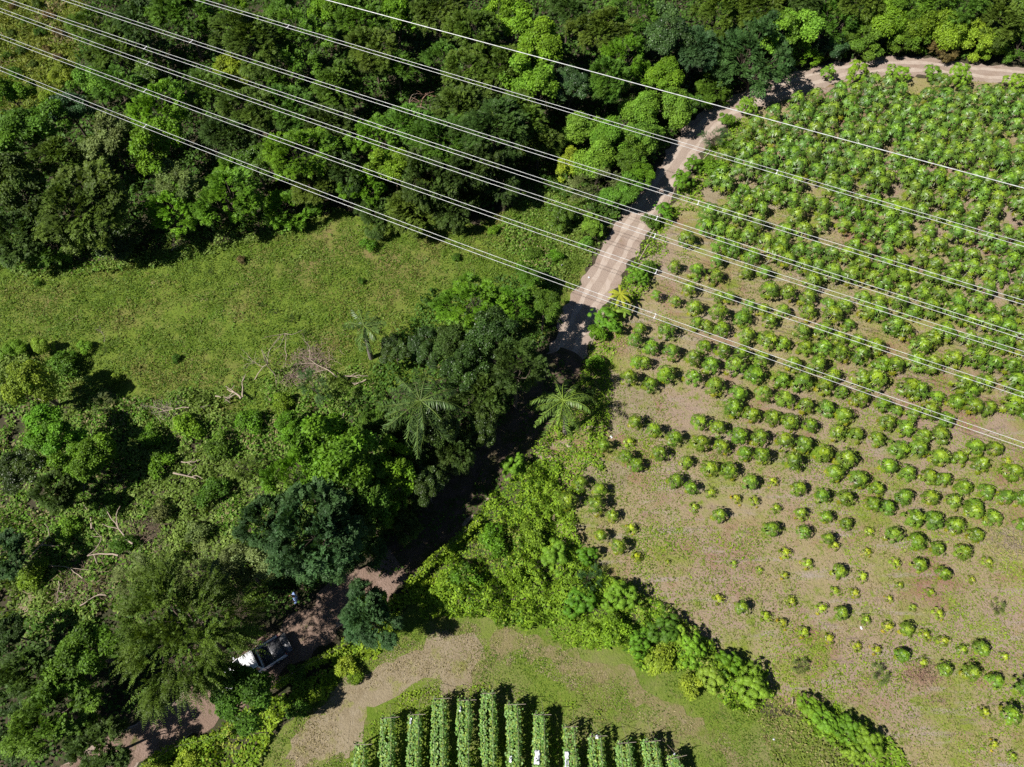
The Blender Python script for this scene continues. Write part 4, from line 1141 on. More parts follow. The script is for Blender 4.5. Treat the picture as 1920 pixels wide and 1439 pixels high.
def papaya_geo(seed, R=1.0, hz=1.25, nleaf=24, yellow=2, parts=False):
    r = np.random.RandomState(seed)
    g = Geo(); parts_ = []
    for i in range(nleaf):
        f = i / nleaf                 # 0 young top leaves .. 1 old low leaves
        a = i * 2.39996 + r.randn() * .15
        e = 1.30 - 1.75 * f + r.randn() * .10     # stalk angle above horizontal
        pl = R * (.36 + .46 * f ** .6) * r.uniform(.82, 1.18)
        d = np.array([math.cos(a) * math.cos(e), math.sin(a) * math.cos(e), math.sin(e)])
        s = np.array([0, 0, hz - .38 * f * R])
        tip = s + d * pl
        rad = np.array([math.cos(a), math.sin(a), 0])
        n = unit(rad * (.25 + .75 * f) + np.array([0, 0, 1.0 - .35 * f]) + r.randn(3) * .2)
        dirn = unit(rad * 1.0 - np.array([0, 0, .45 + 1.25 * f]))
        gg = Geo() if parts else g
        side = unit(np.cross(d, [0, 0, 1.0]))
        w = .018 * R + .008
        gg.add([s - side * w, s + side * w, tip + side * w * .7, tip - side * w * .7], [(0, 1, 2, 3)], (2.6, 2.0, 3.0))
        c = np.array([1, 1, 1]) * r.uniform(.6, 1.35)
        if f < .25:
            c = np.array([1.6, 1.4, .9]) * r.uniform(.9, 1.3)
        if i >= nleaf - yellow:
            c = np.array([2.4, 1.45, .8]) * r.uniform(.6, 1.0)
        elif f > .7 and r.rand() < .35:
            c = np.array([1.5, 1.15, .8])
        palmate_leaf(gg, tip - dirn * .05 * R, dirn, n, R * r.uniform(.32, .45), c, 7, .34)
        if parts:
            parts_.append(gg.mesh('leaf', (M_pap,)))
    if parts:
        return parts_
    return g


M_pap = leaf_mat('papaya leaves', .22, .42, .4)


def pap_trunk(hz):
    g = Geo(); g.tube([(0, 0, 0), (.02, .01, hz * .5), (0, 0, hz)], [.055, .045, .03], 6)
    return g.mesh('trunk', (M_stalk,), True)


PAP = []      # (crown mesh, trunk, leaf parts or None)
for s in range(10):
    hz = [1.3, 1.5, 1.75, 1.4, 1.6, 1.2, 1.5, 1.85, 1.4, 1.55][s]
    yl = [0, 2, 1, 2, 0, 1, 0, 1, 3, 0][s]
    g = papaya_geo(300 + s, 1.0, hz, 28, yl)
    PAP.append((g, g.mesh('crown', (M_pap,)), pap_trunk(hz), hz, yl))
SPARSE = []
for s in range(4):
    hz = [.6, .7, .55, .8][s]; yl = [1, 3, 0, 2][s]
    g = papaya_geo(330 + s, 1.0, hz, 13, yl)
    SPARSE.append((g, g.mesh('crown', (M_pap,)), pap_trunk(hz), hz, yl))
PARTS = {}

A_ = [(205, 20, 16), (497, 100, 16), (675, 118, 14), (665, 10, 14), (795, 38, 14), (915, 70, 12), (1060, 105, 13), (805, 160, 14), (860, 185, 13), (1170, 135, 17), (1275, 40, 19), (1410, 55, 20), (1530, 95, 18),
      (1645, 135, 17), (1740, 30, 19), (1630, 10, 19), (1900, 75, 14), (580, 230, 12), (1040, 222, 10), (705, 285, 12), (1200, 283, 13), (1310, 175, 18), (1430, 210, 15), (1555, 238, 16), (1720, 280, 11), (1320, 305, 16),
      (1465, 350, 15), (1630, 380, 9), (290, 290, 8), (437, 325, 8), (575, 357, 9), (878, 335, 16), (1015, 362, 12), (1225, 410, 8), (1400, 450, 10), (865, 443, 11), (975, 452, 11), (1165, 488, 8), (1300, 535, 9),
      (1440, 570, 12), (205, 487, 12), (330, 540, 15), (475, 585, 14), (565, 625, 11), (615, 500, 12), (785, 537, 12), (890, 570, 15), (1035, 603, 11), (685, 672, 14), (830, 708, 12), (985, 752, 11), (1160, 642, 12),
      (1255, 665, 16), (1372, 690, 14), (1480, 722, 14), (1585, 770, 14), (1665, 775, 16), (1815, 815, 10), (1097, 772, 13), (1235, 808, 16), (1360, 845, 14), (1480, 885, 16), (1615, 897, 18), (1757, 950, 16),
      (1875, 985, 18), (1705, 1125, 12), (1840, 1155, 18), (1755, 1310, 10), (1865, 1375, 10)]
B_ = [(185, 40, 13), (80, 90, 17), (180, 115, 17), (355, 95, 15), (450, 105, 15), (35, 195, 15), (200, 230, 14), (255, 245, 14), (495, 205, 20), (580, 225, 17), (710, 240, 19), (820, 270, 16), (910, 275, 18), (65, 300, 17),
      (180, 325, 18), (335, 345, 18), (480, 375, 15), (455, 300, 15), (370, 290, 15), (560, 315, 15), (700, 320, 17), (835, 345, 20), (935, 385, 14), (1030, 325, 18), (1110, 340, 18), (75, 385, 15), (130, 400, 15),
      (215, 420, 18), (345, 455, 20), (460, 475, 20), (565, 490, 17), (660, 435, 17), (770, 440, 17), (870, 475, 17), (980, 480, 17), (1090, 520, 18), (120, 510, 17), (215, 540, 18), (325, 560, 18), (430, 590, 17),
      (50, 590, 17), (165, 615, 19), (280, 630, 20), (400, 660, 20), (545, 695, 18), (665, 725, 20), (790, 740, 19), (885, 775, 13), (995, 795, 19), (690, 510, 18), (790, 540, 18), (885, 560, 19), (995, 590, 19),
      (1105, 610, 19), (1200, 620, 19), (620, 610, 17), (740, 625, 19), (840, 680, 17), (50, 705, 17), (175, 745, 20), (310, 770, 18), (445, 790, 17), (565, 810, 19), (275, 855, 19), (390, 890, 18), (505, 905, 18),
      (600, 930, 18), (710, 960, 16), (690, 865, 18), (800, 870, 18), (905, 900, 19), (90, 940, 17), (190, 975, 17), (310, 1005, 18), (430, 1030, 18), (560, 1065, 20), (675, 1070, 20), (795, 1110, 19), (925, 1140, 22),
      (90, 1050, 18), (215, 1080, 16), (345, 1115, 16), (450, 1140, 18), (620, 1180, 20), (850, 1220, 19), (965, 1255, 19), (1090, 1310, 17), (20, 1160, 14), (130, 1190, 18), (250, 1210, 18), (375, 1275, 16),
      (510, 1265, 13), (650, 1310, 17), (770, 1360, 16), (910, 1370, 17), (1050, 1410, 16), (1140, 1420, 16), (45, 1310, 15), (165, 1325, 13), (305, 1365, 11), (405, 1375, 11), (70, 1410, 11), (530, 1415, 11),
      (850, 1010, 16), (970, 1005, 17), (1080, 1040, 16), (1190, 1080, 19), (1310, 1105, 19), (1440, 1135, 20), (1545, 1140, 17), (1665, 1180, 19), (1130, 950, 18), (1245, 965, 19), (1355, 1010, 18), (1455, 1025, 19),
      (1110, 845, 17), (1200, 870, 15), (1290, 890, 17), (1370, 890, 17), (1470, 925, 17), (960, 700, 20), (1090, 715, 22), (1250, 755, 22), (1330, 765, 20), (1430, 800, 17), (1530, 820, 18), (1610, 860, 18),
      (1700, 860, 18), (1140, 1190, 19), (1265, 1215, 18), (1375, 1245, 17), (1460, 1260, 17), (1590, 1300, 18), (1690, 1335, 17), (1810, 1360, 17), (1895, 1375, 17), (1240, 1360, 17), (1380, 1370, 17), (1500, 1395, 16),
      (1615, 1420, 16), (1640, 1090, 19), (1740, 1095, 16), (1850, 1220, 20), (1840, 1150, 13), (1620, 760, 20), (1540, 730, 20), (1160, 400, 20), (1390, 470, 20), (1240, 450, 18)]
C_ = [(1870, 70, 13), (1765, 240, 10), (1880, 260, 13), (1680, 410, 14), (1820, 435, 17), (1650, 485, 15), (1740, 520, 17), (1855, 545, 17), (1660, 605, 14), (1700, 612, 14), (1625, 705, 18), (1735, 725, 17),
      (1845, 660, 19), (1650, 940, 16), (1755, 990, 16), (1870, 1020, 18), (1620, 1045, 11), (1470, 1080, 14), (1790, 1115, 17), (1595, 1140, 14), (1655, 1180, 15), (1880, 1265, 17), (1345, 1275, 17),
      (1455, 1320, 15), (1270, 1365, 21), (1425, 1410, 20)]
D_ = [(1525, 25, 14), (1635, 90, 11), (1455, 140, 12), (1555, 200, 17), (1665, 245, 13), (1835, 280, 6)]
hand = [(1280 + a / 3, 960 + b / 3, s) for a, b, s in A_] + [(1280 + a / 3, 480 + b / 3, s) for a, b, s in B_] + \
       [(640 + a / 3, 480 + b / 3, s) for a, b, s in C_] + [(640 + a / 3, 960 + b / 3, s) for a, b, s in D_]
d0, d1 = P(1350, 1125), P(1905, 1290)
RDIR = unit((d1 - d0)[:2]); RPER = np.array([-RDIR[1], RDIR[0]])
plants = []
for (u, v, s) in hand:
    z = 1.0
    R = s / SCL(u, v, z)
    p = P(u, v, z * min(1, R))
    plants.append([p[0], p[1], R * (1.18 if s > 12 else 1.36), 'h'])
hx = np.array([p[0] for p in plants]); hy = np.array([p[1] for p in plants])
# rows of the denser, older planting further up the field
PG_FILL = poly([(1240, 505), (1250, 470), (1320, 400), (1350, 320), (1385, 270), (1420, 235), (1530, 185), (1620, 172), (1780, 176), (1880, 196), (1960, 208), (2060, 280), (2060, 1290), (1990, 1290), (1920, 1060), (1900, 860), (1700, 850), (1560, 700),
                (1480, 600), (1380, 520)])
rf = np.random.RandomState(42)
cen = P(1600, 600)[:2]
for i in range(-60, 60):
    for j in range(-45, 45):
        q = cen + RDIR * (i * 1.62 + (j * .37) % 1 + rf.randn() * .13) + RPER * (j * 2.12 + rf.randn() * .10)
        if not inside(q[0:1], q[1:2], PG_FILL)[0]:
            continue
        if (np.hypot(hx - q[0], hy - q[1]) < 1.6).any():
            continue
        if rf.rand() < .05 or (vnoise(q[0:1] * .33, q[1:2] * .33, 5)[0] > .92):
            continue
        far = q[1] > P(960, 420)[1]
        R = rf.uniform(1.0, 1.26) * (1.0 if not far else 1.14)
        plants.append([q[0], q[1], R, 'f'])
pr = [(FPX / float(np.dot(np.array([p[0], p[1], 1]) - CAMP, FW))) * p[2] for p in plants]


def screen(x, y, z):
    d = np.array([x, y, z]) - CAMP
    w = np.dot(d, FW)
    return 960 + FPX * d[0] / w, 719.5 - FPX * np.dot(d, UPV) / w


scr = [screen(p[0], p[1], 1.0) for p in plants]
ok = [-20 < s[0] < 1940 and -20 < s[1] < 1455 for s in scr]
order = sorted(range(len(plants)), key=lambda i: -(pr[i] if ok[i] else pr[i] - 100))
single = set(order[:298])
# rows counted upward from the hedge for the labels
rowid = {}
for i, p in enumerate(plants):
    rowid[i] = int(round(float(np.dot(np.array(p[:2]) - d0[:2], RPER)) / 1.95))
ORD = ['zeroth', 'first', 'second', 'third', 'fourth', 'fifth', 'sixth', 'seventh', 'eighth', 'ninth', 'tenth', 'eleventh', 'twelfth', 'thirteenth', 'fourteenth', 'fifteenth', 'sixteenth', 'seventeenth', 'eighteenth', 'nineteenth', 'twentieth',
       'twenty-first', 'twenty-second', 'twenty-third', 'twenty-fourth', 'twenty-fifth', 'twenty-sixth', 'twenty-seventh', 'twenty-eighth', 'twenty-ninth', 'thirtieth', 'thirty-first', 'thirty-second', 'thirty-third', 'thirty-fourth',
       'thirty-fifth', 'thirty-sixth', 'thirty-seventh', 'thirty-eighth', 'thirty-ninth', 'fortieth']
rows = {}
for i in range(len(plants)):
    if ok[i]:
        rows.setdefault(rowid[i], []).append(i)
rlo = min(rows)
pos = {}
for k, lst in rows.items():
    lst.sort(key=lambda i: float(np.dot(np.array(plants[i][:2]), RDIR)))
    for n_, i in enumerate(lst):
        pos[i] = n_ + 1
far_geo = Geo()
npart = 0
CROWNCOL = (.102, .186, .016)
for rank, i in enumerate(order):
    x, y, R, kind = plants[i]
    r = np.random.RandomState(1000 + i)
    small = R < .70
    lst = SPARSE if small else PAP
    w = r.randint(len(lst))
    if kind == 'f' and not small and r.rand() < .5:
        w = [0, 4, 6, 9][r.randint(4)]
    g, cm, tm, hz, yl = lst[w]
    sc_xy = R; sz = R * r.uniform(.9, 1.12)
    rz = r.rand() * 6.283
    tilt = r.randn(2) * .11
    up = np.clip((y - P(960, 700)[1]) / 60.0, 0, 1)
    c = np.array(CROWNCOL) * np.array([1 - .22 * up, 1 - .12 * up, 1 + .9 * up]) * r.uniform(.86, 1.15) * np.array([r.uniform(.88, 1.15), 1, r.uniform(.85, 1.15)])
    if small:
        c = c * np.array([1.6, 1.3, 1.2])
    if i in single:
        t = empty('papaya_plant', (x, y, 0), rz)
        t.scale = (sc_xy, sc_xy, sz); t.rotation_euler = (tilt[0], tilt[1], rz)
        ob('trunk', tm, t)
        if pr[i] > 19.0 and kind == 'h' and scr[i][1] > 690 and npart < 90 and not small:
            npart += 1
            if w not in PARTS:
                PARTS[w] = papaya_geo(300 + w, 1.0, hz, 28, yl, True)
            for lm in PARTS[w]:
                ob('leaf', lm, t, color=c)
        else:
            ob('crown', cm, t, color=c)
        look = 'small sparse' if small else ('large full' if R > 1.2 else 'middle sized')
        ye = ' with yellow lower leaves' if yl >= 2 else (' with green leaves' if yl == 0 else '')
        k = rowid[i] - rlo + 1
        lab = '%s papaya%s, %s from the left in row %s above the hedge' % (look, ye, ORD[min(40, pos.get(i, 40))], ORD[min(40, k)])
        lab = lab.replace('row ' + ORD[min(40, k)], 'the ' + ORD[min(40, k)] + ' row')
        if len(lab.split()) > 16:
            lab = lab.replace(' with yellow lower leaves', ' yellowing').replace(' with green leaves', '')
        if len(lab.split()) > 16:
            lab = lab.replace(' yellowing', '')
        tag(t, lab, 'papaya plant', 'papaya plants in the field')
    else:
        V = np.concatenate(g.V) * np.array([sc_xy, sc_xy, sz])
        ca, sa = math.cos(rz), math.sin(rz)
        V = np.stack([V[:, 0] * ca - V[:, 1] * sa + x, V[:, 0] * sa + V[:, 1] * ca + y, V[:, 2]], 1)
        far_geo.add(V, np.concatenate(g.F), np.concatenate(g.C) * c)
M_pap2 = leaf_mat('papaya leaves of the far rows', .22, .42, .4, obj=False)
if far_geo.n:
    ob('far_papaya_plants', far_geo.mesh('far_papaya_plants', (M_pap2,)), kind='stuff', label='smaller looking papaya plants in the far rows of the field')
print('papayas', len(plants), 'single', len(single), 'leaf part plants', npart)

# ------------------------------------------------------------------ trellis rows at the bottom
M_tv = leaf_mat('trellis vine leaves', .22, .5, .25, obj=False)
TR = [(675, 1393, 672), (725, 1343, 724), (778, 1337, 775), (823, 1307, 822), (870, 1310, 870), (915, 1297, 917), (962, 1318, 965), (1012, 1337, 1014), (1068, 1360, 1073), (1118, 1377, 1122), (1170, 1390, 1176), (1220, 1387, 1228), (1263, 1418, 1268)]
TRW = ['first row, farthest left and shortest but one', 'second row from the left', 'third row from the left, with a white sheet at its end', 'fourth row from the left with a dark notch',
       'fifth row from the left, with white sheeting at its end', 'sixth row from the left, reaching highest', 'seventh row from the left, thin and gappy', 'eighth row from the left, with a large white sheet',
       'ninth row from the left, with a long white sheet', 'tenth row from the left, grey wrapped end', 'eleventh row from the left with two separate leaf strands', 'twelfth row from the left with a pale end stake', 'last row on the right, only its tip in view']
for k, ((u0, v0, u1), words) in enumerate(zip(TR, TRW)):
    HT = 1.75
    a = P(u0, v0 + 2, HT); b = P(u1, 1439, HT)
    d = unit((b - a)[:2])
    L = 9.0
    r = np.random.RandomState(900 + k)
    t = empty('trellis_row', (a[0], a[1], 0), math.atan2(d[1], d[0]))
    n = int(L * 620)
    s = r.rand(n) * L
    strand = r.rand(n) < .5
    gap = vnoise(s * .9, s * 0 + k, 3)
    wd = .38 + .22 * (vnoise(s * .7, s * 0 + 7, k) - .5)
    # cross-section: two strands on top and curtains down the sides
    q = r.rand(n)
    y_ = np.where(strand, -1, 1) * (wd - .13) + r.randn(n) * .12
    z_ = HT - .12 * r.rand(n) - .5 * (y_ ** 2)
    side = q > .62
    y_ = np.where(side, np.where(r.rand(n) < .5, -1, 1) * (wd + r.randn(n) * .05), y_)
    z_ = np.where(side, HT * (1 - r.rand(n) ** 1.3 * .9), z_)
    x_ = s + .1 * r.randn(n)
    keep = (gap > .26) | (r.rand(n) < .35)
    mid = np.abs(y_) < .08
    keep &= ~(mid & (r.rand(n) < .75))
    x_, y_, z_, side = x_[keep], y_[keep], z_[keep], side[keep]; n = len(x_)
    Nn = np.stack([r.randn(n) * .4, np.where(side, np.sign(y_) * 1.2, y_) + r.randn(n) * .4, np.where(side, .5, 1.2)], 1)
    A = np.cross(unit(Nn), r.randn(n, 3)) + np.array([0, 0, -.3])
    base = np.array([(.17, .31, .08), (.22, .36, .11), (.13, .27, .05), (.27, .37, .07)])[r.randint(4, size=n)]
    g = Geo(); g.leaves(np.stack([x_, y_, z_], 1), A, Nn, r.uniform(.12, .22, n), r.uniform(.11, .18, n), base * r.uniform(.75, 1.2, (n, 1)))
    ob('vine_foliage', g.mesh('vine_foliage', (M_tv,)), t, kind='stuff')
    gp = Geo(); gp.tube([(0, 0, 0), (0, 0, HT * .6), (0, 0, HT + .12)], [.05, .045, .04], 6)
    pm = gp.mesh('post', (M_post,), True)
    for q_ in range(4):
        for sy in (-.3, .3):
            ob('post', pm, t, (.05 + q_ * 2.6, sy, 0), (r.randn() * .03, r.randn() * .04, 0))
    gw = Geo()
    for sy in (-.3, .3):
        gw.tube([(-.1, sy, HT), (L * .5, sy, HT - .05), (L, sy, HT)], .008, 4)
    ob('wire', gw.mesh('wire', (M_post,)), t)
    gc = Geo(); gc.tube([(0, -.45, HT + .02), (0, .5 + .5 * r.rand(), HT + .05)], .02, 5)
    ob('cross_bar', gc.mesh('cross_bar', (M_post,)), t, (.05, 0, 0))
    # guy stake in front of the row end
    gs = Geo(); gs.tube([(-.15, .25, HT * .95), (-.9 - .5 * r.rand(), -.3 + .8 * r.rand(), .02)], .012, 4)
    gs.tube([(-.1, -.2, 0), (-.14, -.3, HT * (1.0 + .35 * r.rand()))], .022, 5)
    ob('guy_stake', gs.mesh('guy_stake', (M_deadwood,)), t)
    tag(t, ('trellis of green vines, ' + words), 'trellis', 'trellised vine rows at the bottom edge')


def cloth(u, v, w, l, label, z=1.8, rz=1.5):
    p = P(u, v, z)
    r = np.random.RandomState(int(u + v))
    n, m_ = 8, 5
    V = []
    for i in range(n):
        for j in range(m_):
            x = (i / (n - 1) - .5) * l; y = (j / (m_ - 1) - .5) * w
            V.append((x + r.randn() * .02, y + r.randn() * .02, .06 * r.randn() - .6 * y * y))
    F = [(i * m_ + j, (i + 1) * m_ + j, (i + 1) * m_ + j + 1, i * m_ + j + 1) for i in range(n - 1) for j in range(m_ - 1)]
    me_ = mesh('plastic_sheet', V, F, None, (M_cloth,), smooth=True)
    o = ob('plastic_sheet', me_, None, tuple(p), (0, 0, rz))
    md = o.modifiers.new('thick', 'SOLIDIFY'); md.thickness = .006
    tag(o, label, 'plastic sheet', 'white sheets on the trellis rows')


cloth(1007, 1420, .34, .85, 'large white sheet lying on the eighth trellis row')
cloth(1063, 1425, .26, 1.0, 'long white sheet lying on the ninth trellis row at the bottom edge')
cloth(770, 1352, .12, .4, 'narrow white sheet near the end of the third trellis row')
cloth(863, 1330, .10, .35, 'white sheet near the end of the fifth trellis row')
cloth(957, 1424, .14, .4, 'small white scrap low on the seventh trellis row')
cloth(1119, 1382, .16, .25, 'greyish white wrap on the end of the tenth trellis row')
cloth(1264, 1414, .09, .16, 'white scrap on the tip of the last trellis row')

# ------------------------------------------------------------------ creeper covered fence and roadside fence posts
def vine_fence(pts, label, seed, h=1.3, w=.35):
    w3 = [P(u, v) for u, v in pts]
    L = np.r_[0, np.cumsum([np.linalg.norm(w3[i + 1] - w3[i]) for i in range(len(w3) - 1)])]
    o0 = w3[0]
    t = empty('fence', tuple(o0))
    r = np.random.RandomState(seed)
    gp = Geo(); gp.tube([(0, 0, 0), (0, 0, h + .15)], [.055, .045], 6)
    pm = gp.mesh('post', (M_post,), True)
    s = np.arange(0, L[-1], 2.2)
    px = np.interp(s, L, [p[0] for p in w3]); py = np.interp(s, L, [p[1] for p in w3])
    for x, y in zip(px, py):
        ob('post', pm, t, (x - o0[0], y - o0[1], 0), (r.randn() * .05, r.randn() * .05, 0))
    gw = Geo()
    for z in (.4, .8, 1.15):
        gw.tube([(p[0] - o0[0], p[1] - o0[1], z) for p in w3], .006, 4)
    ob('wire', gw.mesh('wire', (M_post,)), t)
    n = int(L[-1] * 190)
    s = r.rand(n) * L[-1]
    x = np.interp(s, L, [p[0] for p in w3]) - o0[0]; y = np.interp(s, L, [p[1] for p in w3]) - o0[1]
    thick = w * (.5 + fbm(s * .6, s * 0 + seed, 3))
    a = r.rand(n) * 6.283
    x = x + np.cos(a) * thick * r.rand(n); y = y + np.sin(a) * thick * r.rand(n)
    z = h * (1 - .8 * r.rand(n) ** 1.5) * (.7 + .5 * vnoise(s * .8, s * 0, seed))
    Nn = np.stack([r.randn(n) * .6, r.randn(n) * .6, np.ones(n)], 1)
    g = Geo(); g.leaves(np.stack([x, y, z], 1), r.randn(n, 3) * [1, 1, .4], Nn, .19, .13, palette('yellow', x, y, seed))
    ob('creeper', g.mesh('creeper', (M_grass,)), t, kind='stuff')
    tag(t, label, 'fence')


vine_fence([(897, 985), (860, 1015), (815, 1055), (765, 1105)], 'fence overgrown with yellow green creeper at the left of the creeper mound', 5)
vine_fence([(655, 1212), (620, 1232), (575, 1255), (520, 1290)], 'fence overgrown with bright creeper just right of the pickup', 6, 1.0)
vine_fence([(440, 1372), (400, 1388), (340, 1402), (275, 1439)], 'fence overgrown with yellow green creeper at the bottom left', 7, 1.1)


def fpost(u, v, h, label, lean):
    p = P(u, v)
    g = Geo(); g.tube([(0, 0, 0), (lean[0] * .5, lean[1] * .5, h * .5), (lean[0], lean[1], h)], [.05, .045, .035], 6)
    o = ob('fence_post', g.mesh('fence_post', (M_deadwood,), True), None, (p[0], p[1], 0))
    tag(o, label, 'fence post', 'fence posts along the dirt road')


fpost(1213, 455, 1.7, 'pale leaning fence post under the second lowest wires', (.5, .3))
fpost(1198, 488, 1.9, 'long grey fence post leaning over the bright bush', (.7, .5))
fpost(1107, 650, 1.7, 'grey fence post beside the black road shadow', (.25, .1))
fpost(1250, 385, 1.6, 'grey fence post behind the bush at the middle wires', (.2, .2))
fpost(1318, 300, 1.6, 'fence post leaning beside the spiky bluish bush', (.5, -.2))

# ------------------------------------------------------------------ dead wood
def branch(g, p, d, L, r0, depth, r, col=(1, 1, 1), flat=1.0):
    pts = [np.array(p)]; dd = unit(np.array(d, float))
    n = 5
    for i in range(n):
        dd = unit(dd + r.randn(3) * .2 * np.array([1, 1, flat]))
        pts.append(pts[-1] + dd * L / n)
    g.tube(pts, list(np.linspace(r0, r0 * .45, n + 1)), 5, col)
    if depth > 0:
        for k in range(r.randint(2, 4)):
            i = r.randint(2, n + 1)
            nd = unit(dd + r.randn(3) * .75 * np.array([1, 1, flat]))
            branch(g, pts[i], nd, L * r.uniform(.45, .7), r0 * .55, depth - 1, r, col, flat)


def dead(u, v, u2, v2, r0, label, depth=2, z=.5, seed=1, name='fallen_branch', z2=None, cat='dead branch', mat=None, group='dead branches in the scrub'):
    a = P(u, v, z); b = P(u2, v2, z if z2 is None else z2)
    r = np.random.RandomState(seed)
    g = Geo()
    branch(g, (0, 0, 0), b - a, np.linalg.norm(b - a), r0, depth, r, flat=.35 if z2 is None else 1)
    o = ob(name, g.mesh(name, (mat or M_deadwood,), True), None, tuple(a))
    tag(o, label, cat, group)
    return o


dead(452, 748, 425, 730, .11, 'thick pale forked branch at the lower meadow edge', 2, .9, 3)
dead(455, 745, 448, 712, .08, 'upright pale stub beside the forked branch', 1, .9, 4, z2=1.8)
dead(404, 743, 418, 745, .07, 'short pale log left of the forked branch', 0, .8, 5)
dead(519, 718, 505, 640, .07, 'thin bare standing tree with forked white stem by the meadow', 3, 0.0, 6, name='bare_tree', z2=3.6, cat='bare tree')
dead(478, 712, 485, 650, .05, 'thin curved bare stem left of the forked bare tree', 2, 0.0, 7, name='bare_tree', z2=2.6, cat='bare tree')
dead(535, 678, 538, 620, .045, 'straight thin bare stem right of the forked bare tree', 1, 0.0, 8, name='bare_tree', z2=2.4, cat='bare tree')
dead(632, 708, 590, 665, .06, 'long pale branch lying across the brush pile', 2, .8, 9)
dead(645, 705, 672, 711, .08, 'pale log between the brush pile and the slim palm', 1, .6, 10)
dead(686, 712, 665, 720, .08, 'second pale log just below its neighbour by the slim palm', 1, .6, 11)
dead(325, 887, 368, 893, .09, 'pale log pointing right in the scrub', 1, 1.0, 12)
dead(340, 866, 362, 875, .06, 'pale branch just above the pointing log', 1, 1.0, 13)
dead(355, 765, 300, 762, .06, 'grey fallen twiggy branch in the upper scrub', 3, .7, 14)
dead(172, 992, 170, 925, .08, 'upright brown dead branch in the lower left scrub', 2, .5, 15)
dead(222, 1042, 178, 1010, .09, 'forked pale dead branch in the lower left scrub', 2, .8, 16)
dead(249, 1020, 217, 972, .09, 'curved pale dead branch right of the forked one', 1, .8, 17)
dead(52, 1050, 98, 1010, .06, 'straight thin dead branch near the left dark tree', 1, .6, 18)
dead(155, 1085, 118, 1050, .05, 'thin grey crossed dead twigs in the lower scrub', 2, .6, 19)
dead(110, 1090, 112, 1130, .05, 'tangle of brown dead twigs above the lower left wood', 3, .5, 20)
dead(150, 1136, 186, 1120, .07, 'pale curved branch at the edge of the huge hanging tree', 1, .5, 21)
dead(520, 900, 600, 880, .03, 'hidden thin twig under the bright trees', 1, .5, 22) if False else None
dead(790, 210, 775, 165, .08, 'bare tree with reddish dry twigs in the middle of the wood', 3, 4.5, 23, name='bare_tree', z2=8.0, cat='bare tree', mat=plain('reddish dry wood', (.28, .16, .11), .9), group=None)
dead(800, 205, 745, 180, .06, 'pale bare limb reaching left from the reddish bare tree', 2, 5.0, 24, z2=6.5, group=None)
dead(545, 428, 552, 405, .06, 'pale broken branch at the upper meadow edge', 2, .4, 25, z2=1.2)
dead(322, 470, 330, 455, .05, 'small pale broken branch left on the upper meadow edge', 2, .4, 26, z2=1.0)
dead(72, 748, 84, 755, .06, 'short pale log below the yellow mound', 0, .6, 27)
dead(640, 790, 655, 755, .05, 'brown stick leaning below the two pale logs', 1, .4, 28)
dead(195, 640, 212, 645, .03, 'small pale dead weed in the left meadow', 2, .1, 29, z2=.5)
dead(1262, 700, 1263, 701, .02, '', 0) if False else None
dead(1485, 1320, 1492, 1312, .06, 'pale stick in the gap of the hedge', 1, .3, 30)


def brush(u, v, rx, ry, n, label, seed, col=(.36, .25, .22)):
    p = P(u, v); r = np.random.RandomState(seed); g = Geo()
    for i in range(n):
        a = r.rand() * 6.283; q = np.array([r.randn() * rx, r.randn() * ry, .1 + .5 * r.rand()])
        e = q + np.array([math.cos(a), math.sin(a), r.randn() * .2]) * r.uniform(.3, .9)
        g.tube([q, (q + e) / 2 + r.randn(3) * .06, e], [.014, .011, .006], 3, np.array(col) * r.uniform(.6, 1.3))
    ob('dry_twigs', g.mesh('dry_twigs', (M_twig,)), None, tuple(p), kind='stuff', label=label)


brush(585, 680, 1.0, .8, 420, 'pinkish heap of dry twigs at the meadow edge', 3)
brush(552, 705, .8, .6, 260, 'smaller pinkish heap of twigs below the big one', 4)
brush(330, 772, 1.1, .5, 240, 'grey brown twig heap in the upper scrub', 5, (.28, .22, .19))
brush(150, 1100, 1.3, .8, 320, 'brown twig heap in the lower left scrub', 6, (.26, .18, .13))
brush(280, 1000, 1.0, .8, 180, 'brown twigs among the fallen branches', 7, (.24, .17, .12))
brush(1725, 1270, .7, .4, 150, 'dry reddish twig heap in the lower papaya field', 8, (.33, .20, .14))
brush(1890, 1020, .9, .7, 180, 'pale dry twig heap at the right edge of the field', 9, (.36, .28, .22))

# ------------------------------------------------------------------ power lines
def ray(u, v):
    d = FPX * FW + (u - 960.0) * np.array([1, 0, 0]) - (v - 719.5) * UPV
    return unit(d)


def wire_path(anch, z):
    """catenary through the surveyed points: stays in the vertical plane through its ends"""
    a = P(anch[0][0], anch[0][1], z); b = P(anch[-1][0], anch[-1][1], z)
    h = unit((b - a) * np.array([1, 1, 0])); n = np.array([-h[1], h[0], 0])
    xs, zs = [], []
    for (u, v) in anch:
        d = ray(u, v)
        t = np.dot(a - CAMP, n) / np.dot(d, n)
        q = CAMP + d * t
        xs.append(np.dot(q - a, h)); zs.append(q[2])
    c = np.polyfit(xs, zs, 2)
    s = np.linspace(xs[0] - 60, xs[-1] + 60, 90)
    return np.stack([a[0] + h[0] * s, a[1] + h[1] * s, np.polyval(c, s)], 1), n


